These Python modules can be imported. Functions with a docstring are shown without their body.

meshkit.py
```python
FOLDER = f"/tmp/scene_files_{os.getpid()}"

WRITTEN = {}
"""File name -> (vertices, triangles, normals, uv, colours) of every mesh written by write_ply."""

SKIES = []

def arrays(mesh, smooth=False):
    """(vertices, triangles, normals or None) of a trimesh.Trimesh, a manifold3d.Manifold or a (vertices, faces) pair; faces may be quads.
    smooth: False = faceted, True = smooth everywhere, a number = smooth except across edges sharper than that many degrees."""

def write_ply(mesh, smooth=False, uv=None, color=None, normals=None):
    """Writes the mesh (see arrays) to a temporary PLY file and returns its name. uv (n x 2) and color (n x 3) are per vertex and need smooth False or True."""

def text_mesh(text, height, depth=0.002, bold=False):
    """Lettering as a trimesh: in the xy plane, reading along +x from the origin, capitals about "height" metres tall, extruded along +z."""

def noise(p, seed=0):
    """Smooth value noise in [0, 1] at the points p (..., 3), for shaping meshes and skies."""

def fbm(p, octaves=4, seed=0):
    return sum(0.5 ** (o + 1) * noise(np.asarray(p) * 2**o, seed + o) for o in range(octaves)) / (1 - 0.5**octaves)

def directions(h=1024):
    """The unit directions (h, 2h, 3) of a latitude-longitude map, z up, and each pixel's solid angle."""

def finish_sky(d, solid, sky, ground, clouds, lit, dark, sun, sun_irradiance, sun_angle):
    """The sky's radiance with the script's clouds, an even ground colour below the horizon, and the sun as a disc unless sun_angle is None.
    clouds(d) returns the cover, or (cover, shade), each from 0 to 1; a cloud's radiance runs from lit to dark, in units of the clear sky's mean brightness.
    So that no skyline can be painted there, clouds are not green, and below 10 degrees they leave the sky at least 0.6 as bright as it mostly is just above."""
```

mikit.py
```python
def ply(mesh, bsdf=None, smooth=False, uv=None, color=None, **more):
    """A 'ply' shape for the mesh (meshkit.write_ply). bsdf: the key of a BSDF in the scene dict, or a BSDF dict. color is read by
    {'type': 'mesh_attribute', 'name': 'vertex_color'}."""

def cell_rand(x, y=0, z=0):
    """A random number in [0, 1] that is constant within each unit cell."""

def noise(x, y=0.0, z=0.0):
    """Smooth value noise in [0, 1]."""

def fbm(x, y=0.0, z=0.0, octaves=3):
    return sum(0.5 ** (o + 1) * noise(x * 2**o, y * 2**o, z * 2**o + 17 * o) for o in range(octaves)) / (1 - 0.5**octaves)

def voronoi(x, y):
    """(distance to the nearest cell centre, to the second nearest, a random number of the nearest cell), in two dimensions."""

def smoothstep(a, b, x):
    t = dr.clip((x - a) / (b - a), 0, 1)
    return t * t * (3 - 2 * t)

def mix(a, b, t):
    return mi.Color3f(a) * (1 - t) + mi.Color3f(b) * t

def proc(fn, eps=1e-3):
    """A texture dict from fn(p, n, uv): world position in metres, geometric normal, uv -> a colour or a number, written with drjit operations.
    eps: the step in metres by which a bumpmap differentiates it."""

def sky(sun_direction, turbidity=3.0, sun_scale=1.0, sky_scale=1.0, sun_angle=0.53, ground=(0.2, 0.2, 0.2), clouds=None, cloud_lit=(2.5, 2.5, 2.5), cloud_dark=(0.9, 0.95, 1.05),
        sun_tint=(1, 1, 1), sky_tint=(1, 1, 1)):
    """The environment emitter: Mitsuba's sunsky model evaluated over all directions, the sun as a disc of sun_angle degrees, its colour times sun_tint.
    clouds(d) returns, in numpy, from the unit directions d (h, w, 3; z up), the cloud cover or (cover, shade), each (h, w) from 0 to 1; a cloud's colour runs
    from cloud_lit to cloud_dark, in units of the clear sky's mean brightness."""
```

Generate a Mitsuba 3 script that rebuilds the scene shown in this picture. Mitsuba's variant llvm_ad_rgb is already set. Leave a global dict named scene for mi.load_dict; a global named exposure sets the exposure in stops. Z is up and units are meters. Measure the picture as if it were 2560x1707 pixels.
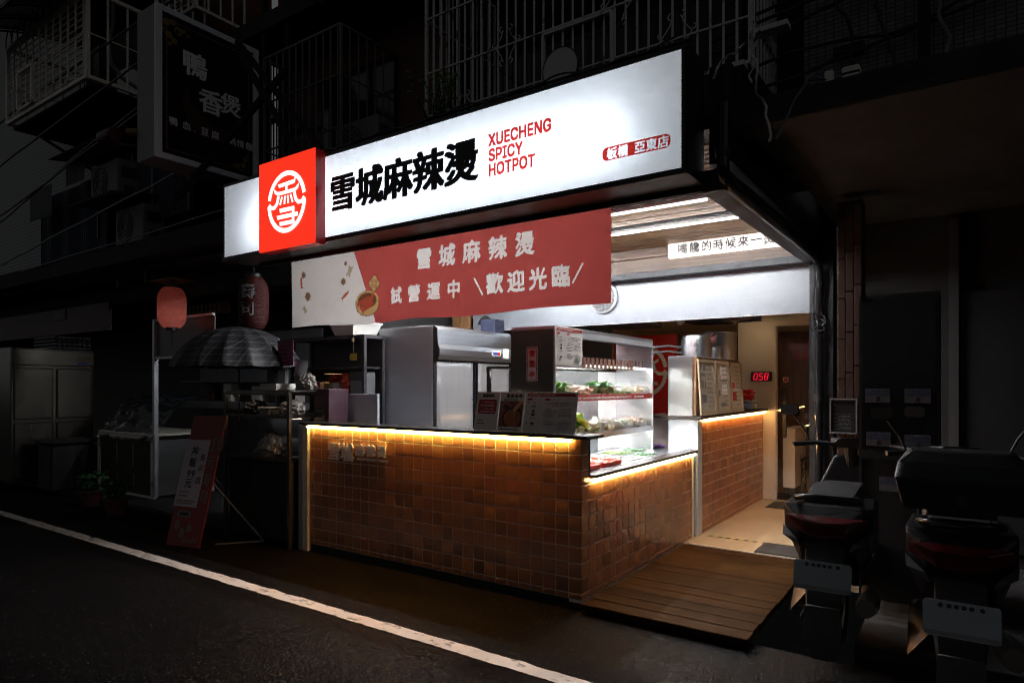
import math, random, glob
import numpy as np, trimesh, drjit as dr, mitsuba as mi, mikit, meshkit
import shapely, shapely.affinity as aff
from shapely.geometry import Polygon, Point, LineString, box as sbox
from shapely.ops import unary_union
from scipy import ndimage
from mikit import noise, fbm, mix, smoothstep, cell_rand, voronoi

random.seed(7); RNG = np.random.default_rng(7)
T = mi.ScalarTransform4f
scene, labels = {}, {}

# ---------------------------------------------------------------- camera, sky, exposure
EYE = np.array([2.0966, -3.683, 1.4303]); YAW = -0.58147
scene['camera'] = {'type': 'perspective', 'fov_axis': 'x', 'fov': math.degrees(2 * math.atan(1280 / 1593.2)),
    'principal_point_offset_x': -0.02813, 'principal_point_offset_y': -0.0646, 'near_clip': 0.05, 'far_clip': 200.0,
    'to_world': T().look_at(origin=EYE.tolist(), target=(EYE + [math.sin(YAW), math.cos(YAW), 0]).tolist(), up=[0, 0, 1])}
# dusk: the sun is gone, a faint grey sky remains, brighter towards both ends of the street canyon
scene['sky'] = {**mikit.sky([-0.95, -0.3, 0.16], turbidity=6, sun_scale=0.0, sky_scale=0.17, sky_tint=(1.0, 0.98, 0.95), ground=(0.05, 0.05, 0.05),
    clouds=lambda d: (np.ones(d.shape[:2]), np.clip(1.25 - 1.25 * np.abs(d[..., 0]), 0, 1)), cloud_lit=(9.0, 9.2, 9.6), cloud_dark=(1.6, 1.6, 1.64)), 'sampling_weight': 3.0}
exposure = 0.0

# light levels (radiance) of the lamps the photograph shows lit
LED_F = 75; LED_S = 60; LED_C = 40; SIGN_E = 0.22; SIGN_T = 13; TUBE = 235; CASE = 340; DINE = 20; WALL = 50; LANT = 5; STALL = 7; RACK = 1.6; TRANS = 0.6
# ---------------------------------------------------------------- naming
def numbered(name):
    if name not in scene and name not in labels and name not in USED:
        USED.add(name); return name
    i = 1
    while f'{name}_{i:03d}' in scene or f'{name}_{i:03d}' in labels or f'{name}_{i:03d}' in USED: i += 1
    USED.add(f'{name}_{i:03d}'); return f'{name}_{i:03d}'
USED = set()
COUNT = {}
def thing(name, label, cat, group=None):
    k = numbered(name); labels[k] = {'label': label, 'category': cat}
    if group: labels[k]['group'] = group
    return k
def fast_key(base):
    n = COUNT.get(base, -1) + 1; COUNT[base] = n
    return base if n == 0 else f'{base}_{n:03d}'
def ent(name, mesh, mat, parent=None, smooth=False, label=None, kind=None, **more):
    if isinstance(mesh, list):
        return [ent(name, m, mat, parent, smooth, label, kind, **more) for m in mesh]
    k = fast_key(f'{parent}__{name}') if parent else numbered(name)
    scene[k] = mesh if isinstance(mesh, dict) else mikit.ply(mesh, mat, smooth, **more)
    if label or kind:
        labels[k] = {**({'label': label} if label else {}), **({'kind': kind} if kind else {})}
    return k
def solo(name, label, cat, mesh, mat, smooth=False, group=None, **more):
    k = thing(name, label, cat, group); scene[k] = mikit.ply(mesh, mat, smooth, **more); return k
def struct(name, mesh, mat, smooth=False, label=None):
    k = numbered(name); scene[k] = mikit.ply(mesh, mat, smooth); labels[k] = {'kind': 'structure', **({'label': label} if label else {})}; return k
def glow(rgb, w=1.0): return {'type': 'area', 'radiance': {'type': 'rgb', 'value': [float(c) for c in rgb]}, 'sampling_weight': float(w)}

# ---------------------------------------------------------------- meshes
def J(*ms):
    ms = [m for g in ms for m in (g if isinstance(g, (list, tuple)) else [g])]
    return trimesh.util.concatenate(ms)
CUBE_F = np.array([[0,2,3],[0,3,1],[4,5,7],[4,7,6],[0,1,5],[0,5,4],[2,6,7],[2,7,3],[0,4,6],[0,6,2],[1,3,7],[1,7,5]])
def B(x0, x1, y0, y1, z0, z1, b=0):
    if b:
        c = np.array([(x0 + x1) / 2, (y0 + y1) / 2, (z0 + z1) / 2]); h = np.abs(np.array([x1 - x0, y1 - y0, z1 - z0]) / 2); b = min(b, h.min() * .9)
        P = [[sx * (h[0] - b * (k != 0)), sy * (h[1] - b * (k != 1)), sz * (h[2] - b * (k != 2))] for sx in (-1, 1) for sy in (-1, 1) for sz in (-1, 1) for k in range(3)]
        return trimesh.convex.convex_hull(np.array(P) + c)
    v = np.array([[x, y, z] for x in (x0, x1) for y in (y0, y1) for z in (z0, z1)], float)
    f = np.array([[0,1,3],[0,3,2],[4,6,7],[4,7,5],[0,4,5],[0,5,1],[2,3,7],[2,7,6],[0,2,6],[0,6,4],[1,5,7],[1,7,3]])
    return trimesh.Trimesh(v, f, process=False)
def frame_of(t):
    t = t / np.linalg.norm(t); a = np.cross(t, [0, 0, 1] if abs(t[2]) < .9 else [1, 0, 0]); a /= np.linalg.norm(a); return a, np.cross(t, a)
def tube(pts, r, n=6, cap=True):
    p = np.asarray(pts, float); r = np.broadcast_to(r, (len(p),))
    tg = np.gradient(p, axis=0); tg /= np.linalg.norm(tg, axis=1, keepdims=True) + 1e-12
    a, b = frame_of(tg[0]); V = []
    an = np.arange(n) * 2 * np.pi / n + np.pi / n
    for i in range(len(p)):
        a = a - tg[i] * (a @ tg[i]); a /= np.linalg.norm(a); b = np.cross(tg[i], a)
        V.append(p[i] + r[i] * (np.cos(an)[:, None] * a + np.sin(an)[:, None] * b))
    V = np.vstack(V); F = []
    for i in range(len(p) - 1):
        for j in range(n):
            q = [i*n+j, i*n+(j+1) % n, (i+1)*n+(j+1) % n, (i+1)*n+j]; F += [[q[0], q[1], q[2]], [q[0], q[2], q[3]]]
    if cap:
        for s, o in ((0, 1), ((len(p)-1)*n, 0)):
            for j in range(1, n-1): F.append([s, s+j+1, s+j] if o else [s, s+j, s+j+1])
    return trimesh.Trimesh(V, F, process=False)
def C(p0, p1, r, n=10, r1=None): return tube([p0, p1], [r, r if r1 is None else r1], n)
def lathe(prof, n=24, o=(0, 0, 0)):
    pr = np.asarray(prof, float); an = np.arange(n) * 2 * np.pi / n
    V = np.stack([pr[:, None, 0] * np.cos(an), pr[:, None, 0] * np.sin(an), np.broadcast_to(pr[:, None, 1], (len(pr), n))], -1).reshape(-1, 3) + o
    F = []
    for i in range(len(pr) - 1):
        for j in range(n):
            q = [i*n+j, i*n+(j+1) % n, (i+1)*n+(j+1) % n, (i+1)*n+j]; F += [[q[0], q[1], q[2]], [q[0], q[2], q[3]]]
    return trimesh.Trimesh(V, F, process=False)
def grid(fn, nu, nv, flip=False):
    u, v = np.meshgrid(np.linspace(0, 1, nu + 1), np.linspace(0, 1, nv + 1), indexing='ij')
    V = np.asarray(fn(u.ravel(), v.ravel())).T if not isinstance(fn, np.ndarray) else fn
    i, j = np.meshgrid(np.arange(nu), np.arange(nv), indexing='ij'); a = (i * (nv + 1) + j).ravel()
    F = np.stack([a, a + nv + 1, a + nv + 2, a + 1], 1)
    if flip: F = F[:, ::-1]
    return trimesh.Trimesh(V, np.vstack([F[:, [0, 1, 2]], F[:, [0, 2, 3]]]), process=False)
X_, Y_, Z_ = np.eye(3)
STREET = (X_, Z_)        # a face towards the street (-y)
RIGHT = (Y_, Z_)         # a face towards +x
def put(m, o, uv=STREET):
    ux, uy = np.asarray(uv[0], float), np.asarray(uv[1], float); n = np.cross(ux, uy)
    v = np.asarray(m.vertices); m = m.copy(); m.vertices = np.asarray(o) + v[:, :1] * ux + v[:, 1:2] * uy + v[:, 2:3] * n; return m
def ext(shape, depth, o=(0, 0, 0), uv=STREET):
    gs = [g for g in (shape.geoms if hasattr(shape, 'geoms') else [shape]) if g.geom_type == 'Polygon' and g.area > 1e-9]
    return put(J([trimesh.creation.extrude_polygon(g, depth, engine='earcut') for g in gs]), o, uv)
def flat(shape, o=(0, 0, 0), uv=STREET):
    "a single sheet"
    gs = [g for g in (shape.geoms if hasattr(shape, 'geoms') else [shape]) if g.geom_type == 'Polygon' and g.area > 1e-9]
    ms = [trimesh.creation.triangulate_polygon(g, engine='earcut') for g in gs]
    return put(J([trimesh.Trimesh(np.c_[v[:, :2], np.zeros(len(v))], f, process=False) for v, f in ms]), o, uv)
def rrect(x0, x1, y0, y1, r): return sbox(x0 + r, y0 + r, x1 - r, y1 - r).buffer(r, quad_segs=4)
def xf(m, M): m = m.copy(); m.apply_transform(M); return m
def rotz(m, deg, c=(0, 0, 0)): return xf(m, trimesh.transformations.rotation_matrix(math.radians(deg), [0, 0, 1], c))
def rota(m, deg, ax, c=(0, 0, 0)): return xf(m, trimesh.transformations.rotation_matrix(math.radians(deg), ax, c))
def ball(c, r, n=1, s=(1, 1, 1)):
    m = trimesh.creation.icosphere(n, 1.0); m.vertices = m.vertices * np.array(s) * r + c; return m
def bar(a, b, w, d):
    "a square bar from a to b, w wide and d deep"
    a, b = np.asarray(a, float), np.asarray(b, float); t = b - a; L = np.linalg.norm(t); e1, e2 = frame_of(t)
    m = B(0, L, -w/2, w/2, -d/2, d/2); R = np.eye(4); R[:3, 0], R[:3, 1], R[:3, 2], R[:3, 3] = t / L, e1, e2, a
    return xf(m, R)

# ---------------------------------------------------------------- lettering
from PIL import Image, ImageDraw, ImageFont
FONTS = {k: ImageFont.truetype(glob.glob('/opt/blender-*/*/datafiles/fonts/' + f)[0], 112) for k, f in (('cjk', 'Noto Sans CJK*.woff2'), ('latin', 'Inter.woff2'))}
GLYPHS = {}
def glyph(ch, font='cjk', nib=(0, 0, 0), tol=0.8):
    "one character as a shape in em units: (shape, advance); nib = (width, height, slant) of the pen that thickens the strokes"
    k = (ch, font, nib, tol)
    if k not in GLYPHS:
        f = FONTS[font]; pad = 16; w = max(int(f.getlength(ch)), 8)
        im = Image.new('L', (w + 2 * pad, 112 + 60)); ImageDraw.Draw(im).text((pad, 112), ch, 255, f, anchor='ls')
        a = np.asarray(im) > 127
        if nib[0]:
            yy, xx = np.mgrid[-nib[1]:nib[1] + 1, -nib[0] - abs(nib[2]):nib[0] + abs(nib[2]) + 1]
            a = ndimage.binary_dilation(a, np.abs(xx + nib[2] * yy / max(nib[1], 1)) <= nib[0])
        on = np.pad(a, ((0, 0), (1, 1))).astype(np.int8)
        rows, st = np.nonzero(np.diff(on, axis=1) == 1); en = np.nonzero(np.diff(on, axis=1) == -1)[1]
        g = unary_union([sbox(s, 112 - r - 1, e, 112 - r) for r, s, e in zip(rows, st, en)]).buffer(.6).buffer(-.6).simplify(tol) if len(rows) else Polygon()
        GLYPHS[k] = (aff.scale(aff.translate(g, -pad, 0), 1/112, 1/112, origin=(0, 0)), w / 112)
    return GLYPHS[k]
def line(text, h, font='cjk', nib=(0, 0, 0), pitch=None, sx=1.0, shear=0.0, tol=0.8, vertical=False):
    "a line of text as a shape; h = em height (cjk) or capital height (latin); pitch = advance in metres"
    s = h if font == 'cjk' else h / 0.727
    x, out = 0.0, []
    for ch in text:
        if ch == ' ': x += (pitch or .3 * s) * .5; continue
        g, adv = glyph(ch, font, nib, tol)
        if not g.is_empty:
            g = aff.scale(g, s * sx, s, origin=(0, 0))
            if shear: g = aff.skew(g, xs=shear, origin=(0, 0))
            dy = .12 * s if font == 'cjk' else 0
            out.append(aff.translate(g, 0, -x + dy) if vertical else aff.translate(g, x, dy))
        x += pitch or adv * s * sx
    return unary_union(out)
KAI = (2, 4, 2)     # broad pen held at a slant, brush-like
HEAVY = (4, 2, 1)   # display weight

# ---------------------------------------------------------------- materials
def rgb(c): return {'type': 'rgb', 'value': [float(x) for x in c]} if not isinstance(c, dict) else c
def P(name, c, rough=.5, metal=0.0, spec=.5, coat=0.0, bump=None, **kw):
    d = {'type': 'principled', 'base_color': rgb(c), 'roughness': rough, 'metallic': metal, 'specular': spec, **kw}
    if coat: d['clearcoat'] = coat
    if bump: d = {'type': 'bumpmap', 'arbitrary': mikit.proc(bump[0], bump[2] if len(bump) > 2 else 2e-3), 'scale': bump[1], 'bsdf': d}
    scene['m_' + name] = {'type': 'twosided', 'bsdf': d}; return 'm_' + name

# ================================================================ materials
def f_asphalt(p, n, uv):
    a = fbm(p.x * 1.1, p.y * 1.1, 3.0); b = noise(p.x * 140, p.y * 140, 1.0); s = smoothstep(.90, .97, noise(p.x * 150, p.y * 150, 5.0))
    return mix((.0025, .0024, .0024), (.008, .0075, .0072), a * .55 + b * .45) + mi.Color3f(.16, .15, .14) * s  # bright speckles: wet glints painted into the base colour
def f_asphalt_r(p, n, uv): return .34 + .4 * smoothstep(.38, .62, fbm(p.x * .7 + 3, p.y * 1.0, 1.0)) + .1 * noise(p.x * 90, p.y * 90)
def f_asphalt_b(p, n, uv): return noise(p.x * 110, p.y * 110, 2.0) + .6 * noise(p.x * 45, p.y * 45, 4.0)
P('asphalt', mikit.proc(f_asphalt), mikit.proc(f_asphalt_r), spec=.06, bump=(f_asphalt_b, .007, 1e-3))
P('road_paint', mikit.proc(lambda p, n, uv: mix((.80, .77, .71), (.12, .11, .10), smoothstep(.62, .80, fbm(p.x * 16, p.y * 42, 2.0)) * .8 + .25 * smoothstep(.5, .8, noise(p.x * 2.2, p.y * 9.0, 7.0)))), .6, bump=(f_asphalt_b, .002, 1e-3))
def wood(seed, dark, light, w, ax, stretch=1.0):
    "grain along x; boards of width w across axis ax"
    def fn(p, n, uv):
        c = p.y if ax == 'y' else p.z
        k = cell_rand(c / w + seed, seed)
        q = noise(p.x * 1.7 * stretch + k * 37, c * 16, seed + k * 19.0)
        g = noise(p.x * 3.0 * stretch + k * 31, c * 120 + 8.0 * q, 2.0)
        ring = .5 + .5 * dr.sin((c * 75 + 7.0 * noise(p.x * 2.3 * stretch + k * 53, c * 9, k * 11.0)) * 2.0)
        t = .35 * g + .4 * ring + .45 * k - .1
        st = smoothstep(.62, .85, fbm(p.x * 2.1 + k * 9, c * 7.0, k * 3.0))
        return mix(dark, light, dr.clip(t, 0, 1)) * (1 - .55 * st)
    return fn
P('deck_wood', mikit.proc(wood(1, (.008, .0032, .0010), (.046, .0195, .0048), .149, 'y')), .65, spec=.05)
P('ceiling_wood', mikit.proc(wood(5, (.075, .032, .010), (.26, .13, .05), .075, 'y')), .5)
P('header_wood', mikit.proc(wood(9, (.045, .028, .019), (.17, .105, .07), .158, 'z', .9)), .5)
for i, c in enumerate(((.35, .145, .064), (.30, .122, .056), (.40, .168, .070), (.25, .105, .054), (.36, .128, .070))):
    P(f'tile_{i}', c, .24, spec=.55)
P('grout', (.74, .63, .54), .85)
P('black_slab', (.022, .016, .013), .28)
P('steel', (.62, .63, .64), .30, metal=1.0)
P('brushed', mikit.proc(lambda p, n, uv: mix((.50, .52, .55), (.66, .68, .71), noise(p.x * 3, p.y * 3, p.z * 160))), .34, metal=1.0)
P('blue_steel', mikit.proc(lambda p, n, uv: mix((.52, .57, .63), (.60, .65, .71), noise(p.x * 2.2, p.y * 2.2, p.z * 130) * .7 + .3 * noise(p.x * 1.3, p.y, p.z * 1.4))), .42, metal=.35)
P('door_steel', mikit.proc(lambda p, n, uv: mix((.66, .67, .67), (.76, .77, .77), noise(p.y * 170, p.x * 3, p.z * 2.5))), .24, metal=.7)
P('bulkhead', mikit.proc(lambda p, n, uv: mix((.25, .268, .295), (.30, .315, .34), noise(p.x * 5, p.y * 5, p.z * 190))), .45, metal=.5)
P('dark_steel', mikit.proc(lambda p, n, uv: mix((.13, .118, .10), (.21, .19, .16), fbm(p.x * 4, p.y * 4, p.z * 3))), .25, metal=.9)
P('alu', (.62, .63, .65), .4, metal=.7)
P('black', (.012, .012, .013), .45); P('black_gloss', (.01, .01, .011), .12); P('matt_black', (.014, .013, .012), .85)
P('charcoal', (.035, .034, .036), .6); P('white', (.74, .74, .72), .55); P('cream', (.70, .64, .52), .6); P('paper', (.80, .78, .71), .7)
P('print_red', (.36, .035, .028), .6); P('print_black', (.022, .02, .02), .6); P('print_grey', (.16, .155, .15), .7); P('print_white', (.80, .76, .72), .6)
P('bright_red', (.58, .022, .014), .42); P('lamp_red', (.55, .03, .02), .5); P('plastic_red', (.66, .03, .012), .3)
P('letter_metal', (.86, .85, .82), .45)
P('sign_black', (.010, .010, .010), .5); scene['m_sign_red'] = {'type': 'principledthin', 'base_color': {'type': 'rgb', 'value': [.62, .035, .028]}, 'roughness': .5, 'spec_trans': 0.0, 'diff_trans': 1.3}
P('sign_side_red', (.34, .008, .012), .3)
P('plaster', mikit.proc(lambda p, n, uv: mix((.54, .47, .37), (.62, .55, .44), fbm(p.x * 5, p.y * 5, p.z * 5))), .8)
P('floor', mikit.proc(lambda p, n, uv: mix((.26, .20, .125), (.36, .28, .18), fbm(p.x * 2.2, p.y * 2.6, 1.0) * .8 + .2 * noise(p.x * 60, p.y * 8, 2.0))), .38)
P('rubber', (.02, .019, .018), .8)
P('kitchen_wall', (.09, .075, .06), .6)
P('warm_wood', mikit.proc(lambda p, n, uv: mix((.13, .062, .025), (.26, .13, .055), noise(p.x * 40, p.y * 40, p.z * 2.0))), .5)
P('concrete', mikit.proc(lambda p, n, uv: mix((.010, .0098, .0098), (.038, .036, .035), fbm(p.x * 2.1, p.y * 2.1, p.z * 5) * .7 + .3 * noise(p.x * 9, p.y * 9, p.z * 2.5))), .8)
P('leaf_light', (.34, .56, .07), .5); P('leaf', (.10, .26, .03), .5); P('leaf_dark', (.03, .105, .03), .5); P('veg_white', (.74, .72, .58), .5); P('mushroom', (.33, .22, .13), .6); P('meat', (.48, .17, .11), .45); P('tofu', (.70, .52, .26), .5)
scene['m_clear'] = {'type': 'thindielectric', 'int_ior': 1.35}
scene['m_pane'] = {'type': 'thindielectric', 'int_ior': 1.5}
scene['m_sign_face'] = {'type': 'principledthin', 'base_color': {'type': 'rgb', 'value': [.86, .88, .90]}, 'roughness': .5, 'spec_trans': 0.0, 'diff_trans': 1.1}

# ================================================================ ground
struct('road', grid(lambda u, v: (-40 + 60 * u, -16 + 16.09 * v, -.07 + 0 * u), 2, 2), 'm_asphalt')
pv = numbered('pavement'); labels[pv] = {'kind': 'structure'}
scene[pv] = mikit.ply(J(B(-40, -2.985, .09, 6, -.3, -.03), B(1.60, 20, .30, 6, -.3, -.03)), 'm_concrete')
def ragged_line(x0, x1, y0, y1, n):
    xs = np.linspace(x0, x1, n); f = lambda s: meshkit.fbm(np.stack([xs * 9, xs * 0 + s, xs * 0], -1), 3) - .5
    lo, hi = y0 + .022 * f(3.3), y1 + .022 * f(8.1)
    V = np.vstack([np.stack([xs, lo, xs * 0 - .066], -1), np.stack([xs, hi, xs * 0 - .066], -1)]); i = np.arange(n - 1)
    return trimesh.Trimesh(V, np.vstack([np.stack([i, i + 1, i + 1 + n], 1), np.stack([i, i + 1 + n, i + n], 1)]), process=False)
struct('road_line', ragged_line(-26, 4, -.955, -.85, 1600), 'm_road_paint', label='worn white line painted along the wet street')
fl = struct('floor', J(B(-.012, 1.9, 1.88, 4.62, -.2, 0)), 'm_floor', label='beige floor of the shop entrance')
solo('threshold', 'thin bright metal strip between the wooden deck and the beige floor', 'threshold', B(.0, 1.6, 1.864, 1.88, -.05, .004), 'm_alu')
k = thing('hazard_tape', 'black and yellow striped tape stuck across the beige floor', 'tape')
P('tape_yellow', (.45, .33, .05), .6)
for i in range(9):
    x = .09 + i * .082; ent('stripe', ext(Polygon([(x, 2.262), (x + .04, 2.262), (x + .06, 2.292), (x + .02, 2.292)]), .002, (0, 0, .001), (X_, Y_)), 'm_rubber', k)
    ent('stripe', ext(Polygon([(x + .041, 2.262), (x + .081, 2.262), (x + .101, 2.292), (x + .061, 2.292)]), .002, (0, 0, .001), (X_, Y_)), 'm_tape_yellow', k)
solo('door_mat', 'black mat on the floor at the foot of the glass door', 'mat', B(.19, 1.0, 4.02, 4.46, .001, .012, .004), 'm_rubber')
solo('entrance_mat', 'dark brown mat at the edge of the deck beside the scooter', 'mat', B(.62, 1.25, 1.9, 2.26, .001, .014, .004), 'm_rubber')
dk = thing('wooden_deck', 'brown wooden plank deck in front of the shop entrance', 'deck')
ent('joist', [B(.03, 1.08, .0, .04, -.068, -.045), B(.03, 1.08, .8, .84, -.068, -.045), B(.03, 1.08, 1.8, 1.84, -.068, -.045)], 'm_matt_black', dk)
ys = np.concatenate([[-.04], .102 + np.arange(12) * .1475])
ys = np.append(ys, 1.862)
for a, b in zip(ys[:-1], ys[1:]):
    e = RNG.uniform(-.006, .006, 2)
    ent('plank', B(.008 + e[0], 1.092 + e[1], a + .0045, b - .0045, -.045, -.004 + RNG.uniform(-.002, .002), .004), 'm_deck_wood', dk)

# ================================================================ tiles
def tile_mesh(seed):
    r = np.random.default_rng(seed); n = 4; b = .045
    u = np.array([0, b, .5, 1 - b, 1]); U, Vv = np.meshgrid(u, u, indexing='ij')
    z = np.where((U % 1 == 0) | (Vv % 1 == 0), -.0013, 0) + r.normal(0, .0007, U.shape) + (U - .5) * r.normal(0, .0011) + (Vv - .5) * r.normal(0, .0011)
    V = np.stack([U.ravel(), Vv.ravel(), z.ravel()], -1)
    i, j = np.meshgrid(np.arange(n), np.arange(n), indexing='ij'); a = (i * 5 + j).ravel(); F = np.stack([a, a + 5, a + 6, a + 1], 1); F = np.vstack([F[:, [0, 1, 2]], F[:, [0, 2, 3]]])
    ring = [0, 5, 10, 15, 20, 21, 22, 23, 24, 19, 14, 9, 4, 3, 2, 1]
    V2 = V[ring] - [0, 0, .005]; m = len(V); S = []
    for q in range(16):
        a, b2 = ring[q], ring[(q + 1) % 16]; S += [[b2, a, m + q], [b2, m + q, m + (q + 1) % 16]]
    return trimesh.Trimesh(np.vstack([V, V2]), np.vstack([F, S]), process=False)
TILES = [[mikit.ply(tile_mesh(s), f'm_tile_{i}', 65) for s in (i * 3, i * 3 + 1, i * 3 + 2)] for i in range(5)]
RAW = [tile_mesh(90 + s) for s in range(5)]
G = .0036
def lay(parent, o, uv, us, vs, most=290, rest='cut_tile'):
    "tiles between the joints us (along uv[0]) and vs (along uv[1]); thin cut pieces at the border are joined into one part"
    ux, uy = uv; n = np.cross(ux, uy); cut = []
    for a, b in zip(us[:-1], us[1:]):
        for c, d in zip(vs[:-1], vs[1:]):
            w, h = b - a - 2 * G, d - c - 2 * G; M = np.eye(4)
            M[:3, 0], M[:3, 1], M[:3, 2] = ux * w, uy * h, n * RNG.uniform(.8, 1.2); M[:3, 3] = np.asarray(o) + ux * (a + G) + uy * (c + G) + n * (.0033 + RNG.uniform(-.0003, .0003))
            if min(w, h) < .06: cut.append(xf(RAW[int(RNG.integers(5))], M)); continue
            src = TILES[int(RNG.choice(5, p=[.32, .26, .16, .12, .14]))][int(RNG.integers(3))]
            ent('tile', {**src, 'to_world': T(M.tolist())}, None, parent)
    if cut: ent(rest, J(cut), 'm_tile_1', parent, smooth=65, kind='stuff')
t = .103; H0 = .04
# ---- tall front counter
fc = thing('front_counter', 'tall brown tiled counter facing the street under an orange light strip', 'counter')
ent('body', J(B(-2.836, -.006, .006, .115, .0, 1.07), B(-.02, -.006, .006, .097, .66, 1.07)), 'm_grout', fc)
lay(fc, (0, .006, 0), STREET, np.concatenate([[-2.836], -t * np.arange(27, -1, -1)]), np.concatenate([[.0], H0 + t * np.arange(0, 10), [1.072]]), rest='cut_tile')
lay(fc, (-.006, 0, 0), RIGHT, np.array([0, t]), np.concatenate([H0 + t * np.arange(6, 10), [1.072]]))
ent('plinth', B(-2.83, -.01, .012, .1, -.07, -.001), 'm_matt_black', fc)
ent('edge_trim', J(B(-.02, -.001, .106, .122, .80, 1.07)), 'm_black_gloss', fc)
ent('end_post', B(-2.912, -2.839, -.022, .15, -.07, 1.068, .004), 'm_cream', fc, label='cream end post of the counter')
ent('end_post', B(-2.978, -2.9125, -.018, .15, -.07, 1.066, .004), 'm_alu', fc, label='grey metal end post of the counter')
ent('countertop', B(-2.95, .062, -.034, .20, 1.074, 1.097, .003), 'm_black_slab', fc)
def led(x0, x1, axis, off, z, r, sag, seed):
    s = np.linspace(x0, x1, 90); zz = z - sag * np.abs(meshkit.fbm(np.stack([s * 2.2, s * 0 + seed, s * 0], -1), 3) - .35) - .3 * r * np.sin(s * 37) ** 2
    return tube(np.stack([s, s * 0 + off, zz], -1) if axis == 'x' else np.stack([s * 0 + off, s, zz], -1), r, 6)
ent('light_strip', led(-2.83, -.075, 'x', -.026, 1.0625, .0105, .008, 1), 'm_white', fc, emitter=glow((LED_F * 1.0, LED_F * .46, LED_F * .12), 5), label='glowing orange light strip under the countertop')
# ---- lettering on the front
k = thing('shop_lettering', 'raised metal lettering fixed to the upper left of the front counter', 'lettering')
for ch, x, z, h in (('雪', -2.565, .775, .165), ('城', -2.395, .775, .165), ('麻', -2.197, .832, .108), ('辣', -2.069, .832, .108), ('燙', -1.94, .832, .108)):
    ent('letter', ext(line(ch, h, nib=(3, 1, 1)), .014, (x, -.006, z)), 'm_letter_metal', k)
ent('small_letters', ext(line('XUECHENG SPICY HOTPOT', .021, 'latin', (2, 2, 0), sx=1.0), .006, (-2.195, -.004, .797)), 'm_letter_metal', k)
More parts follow.
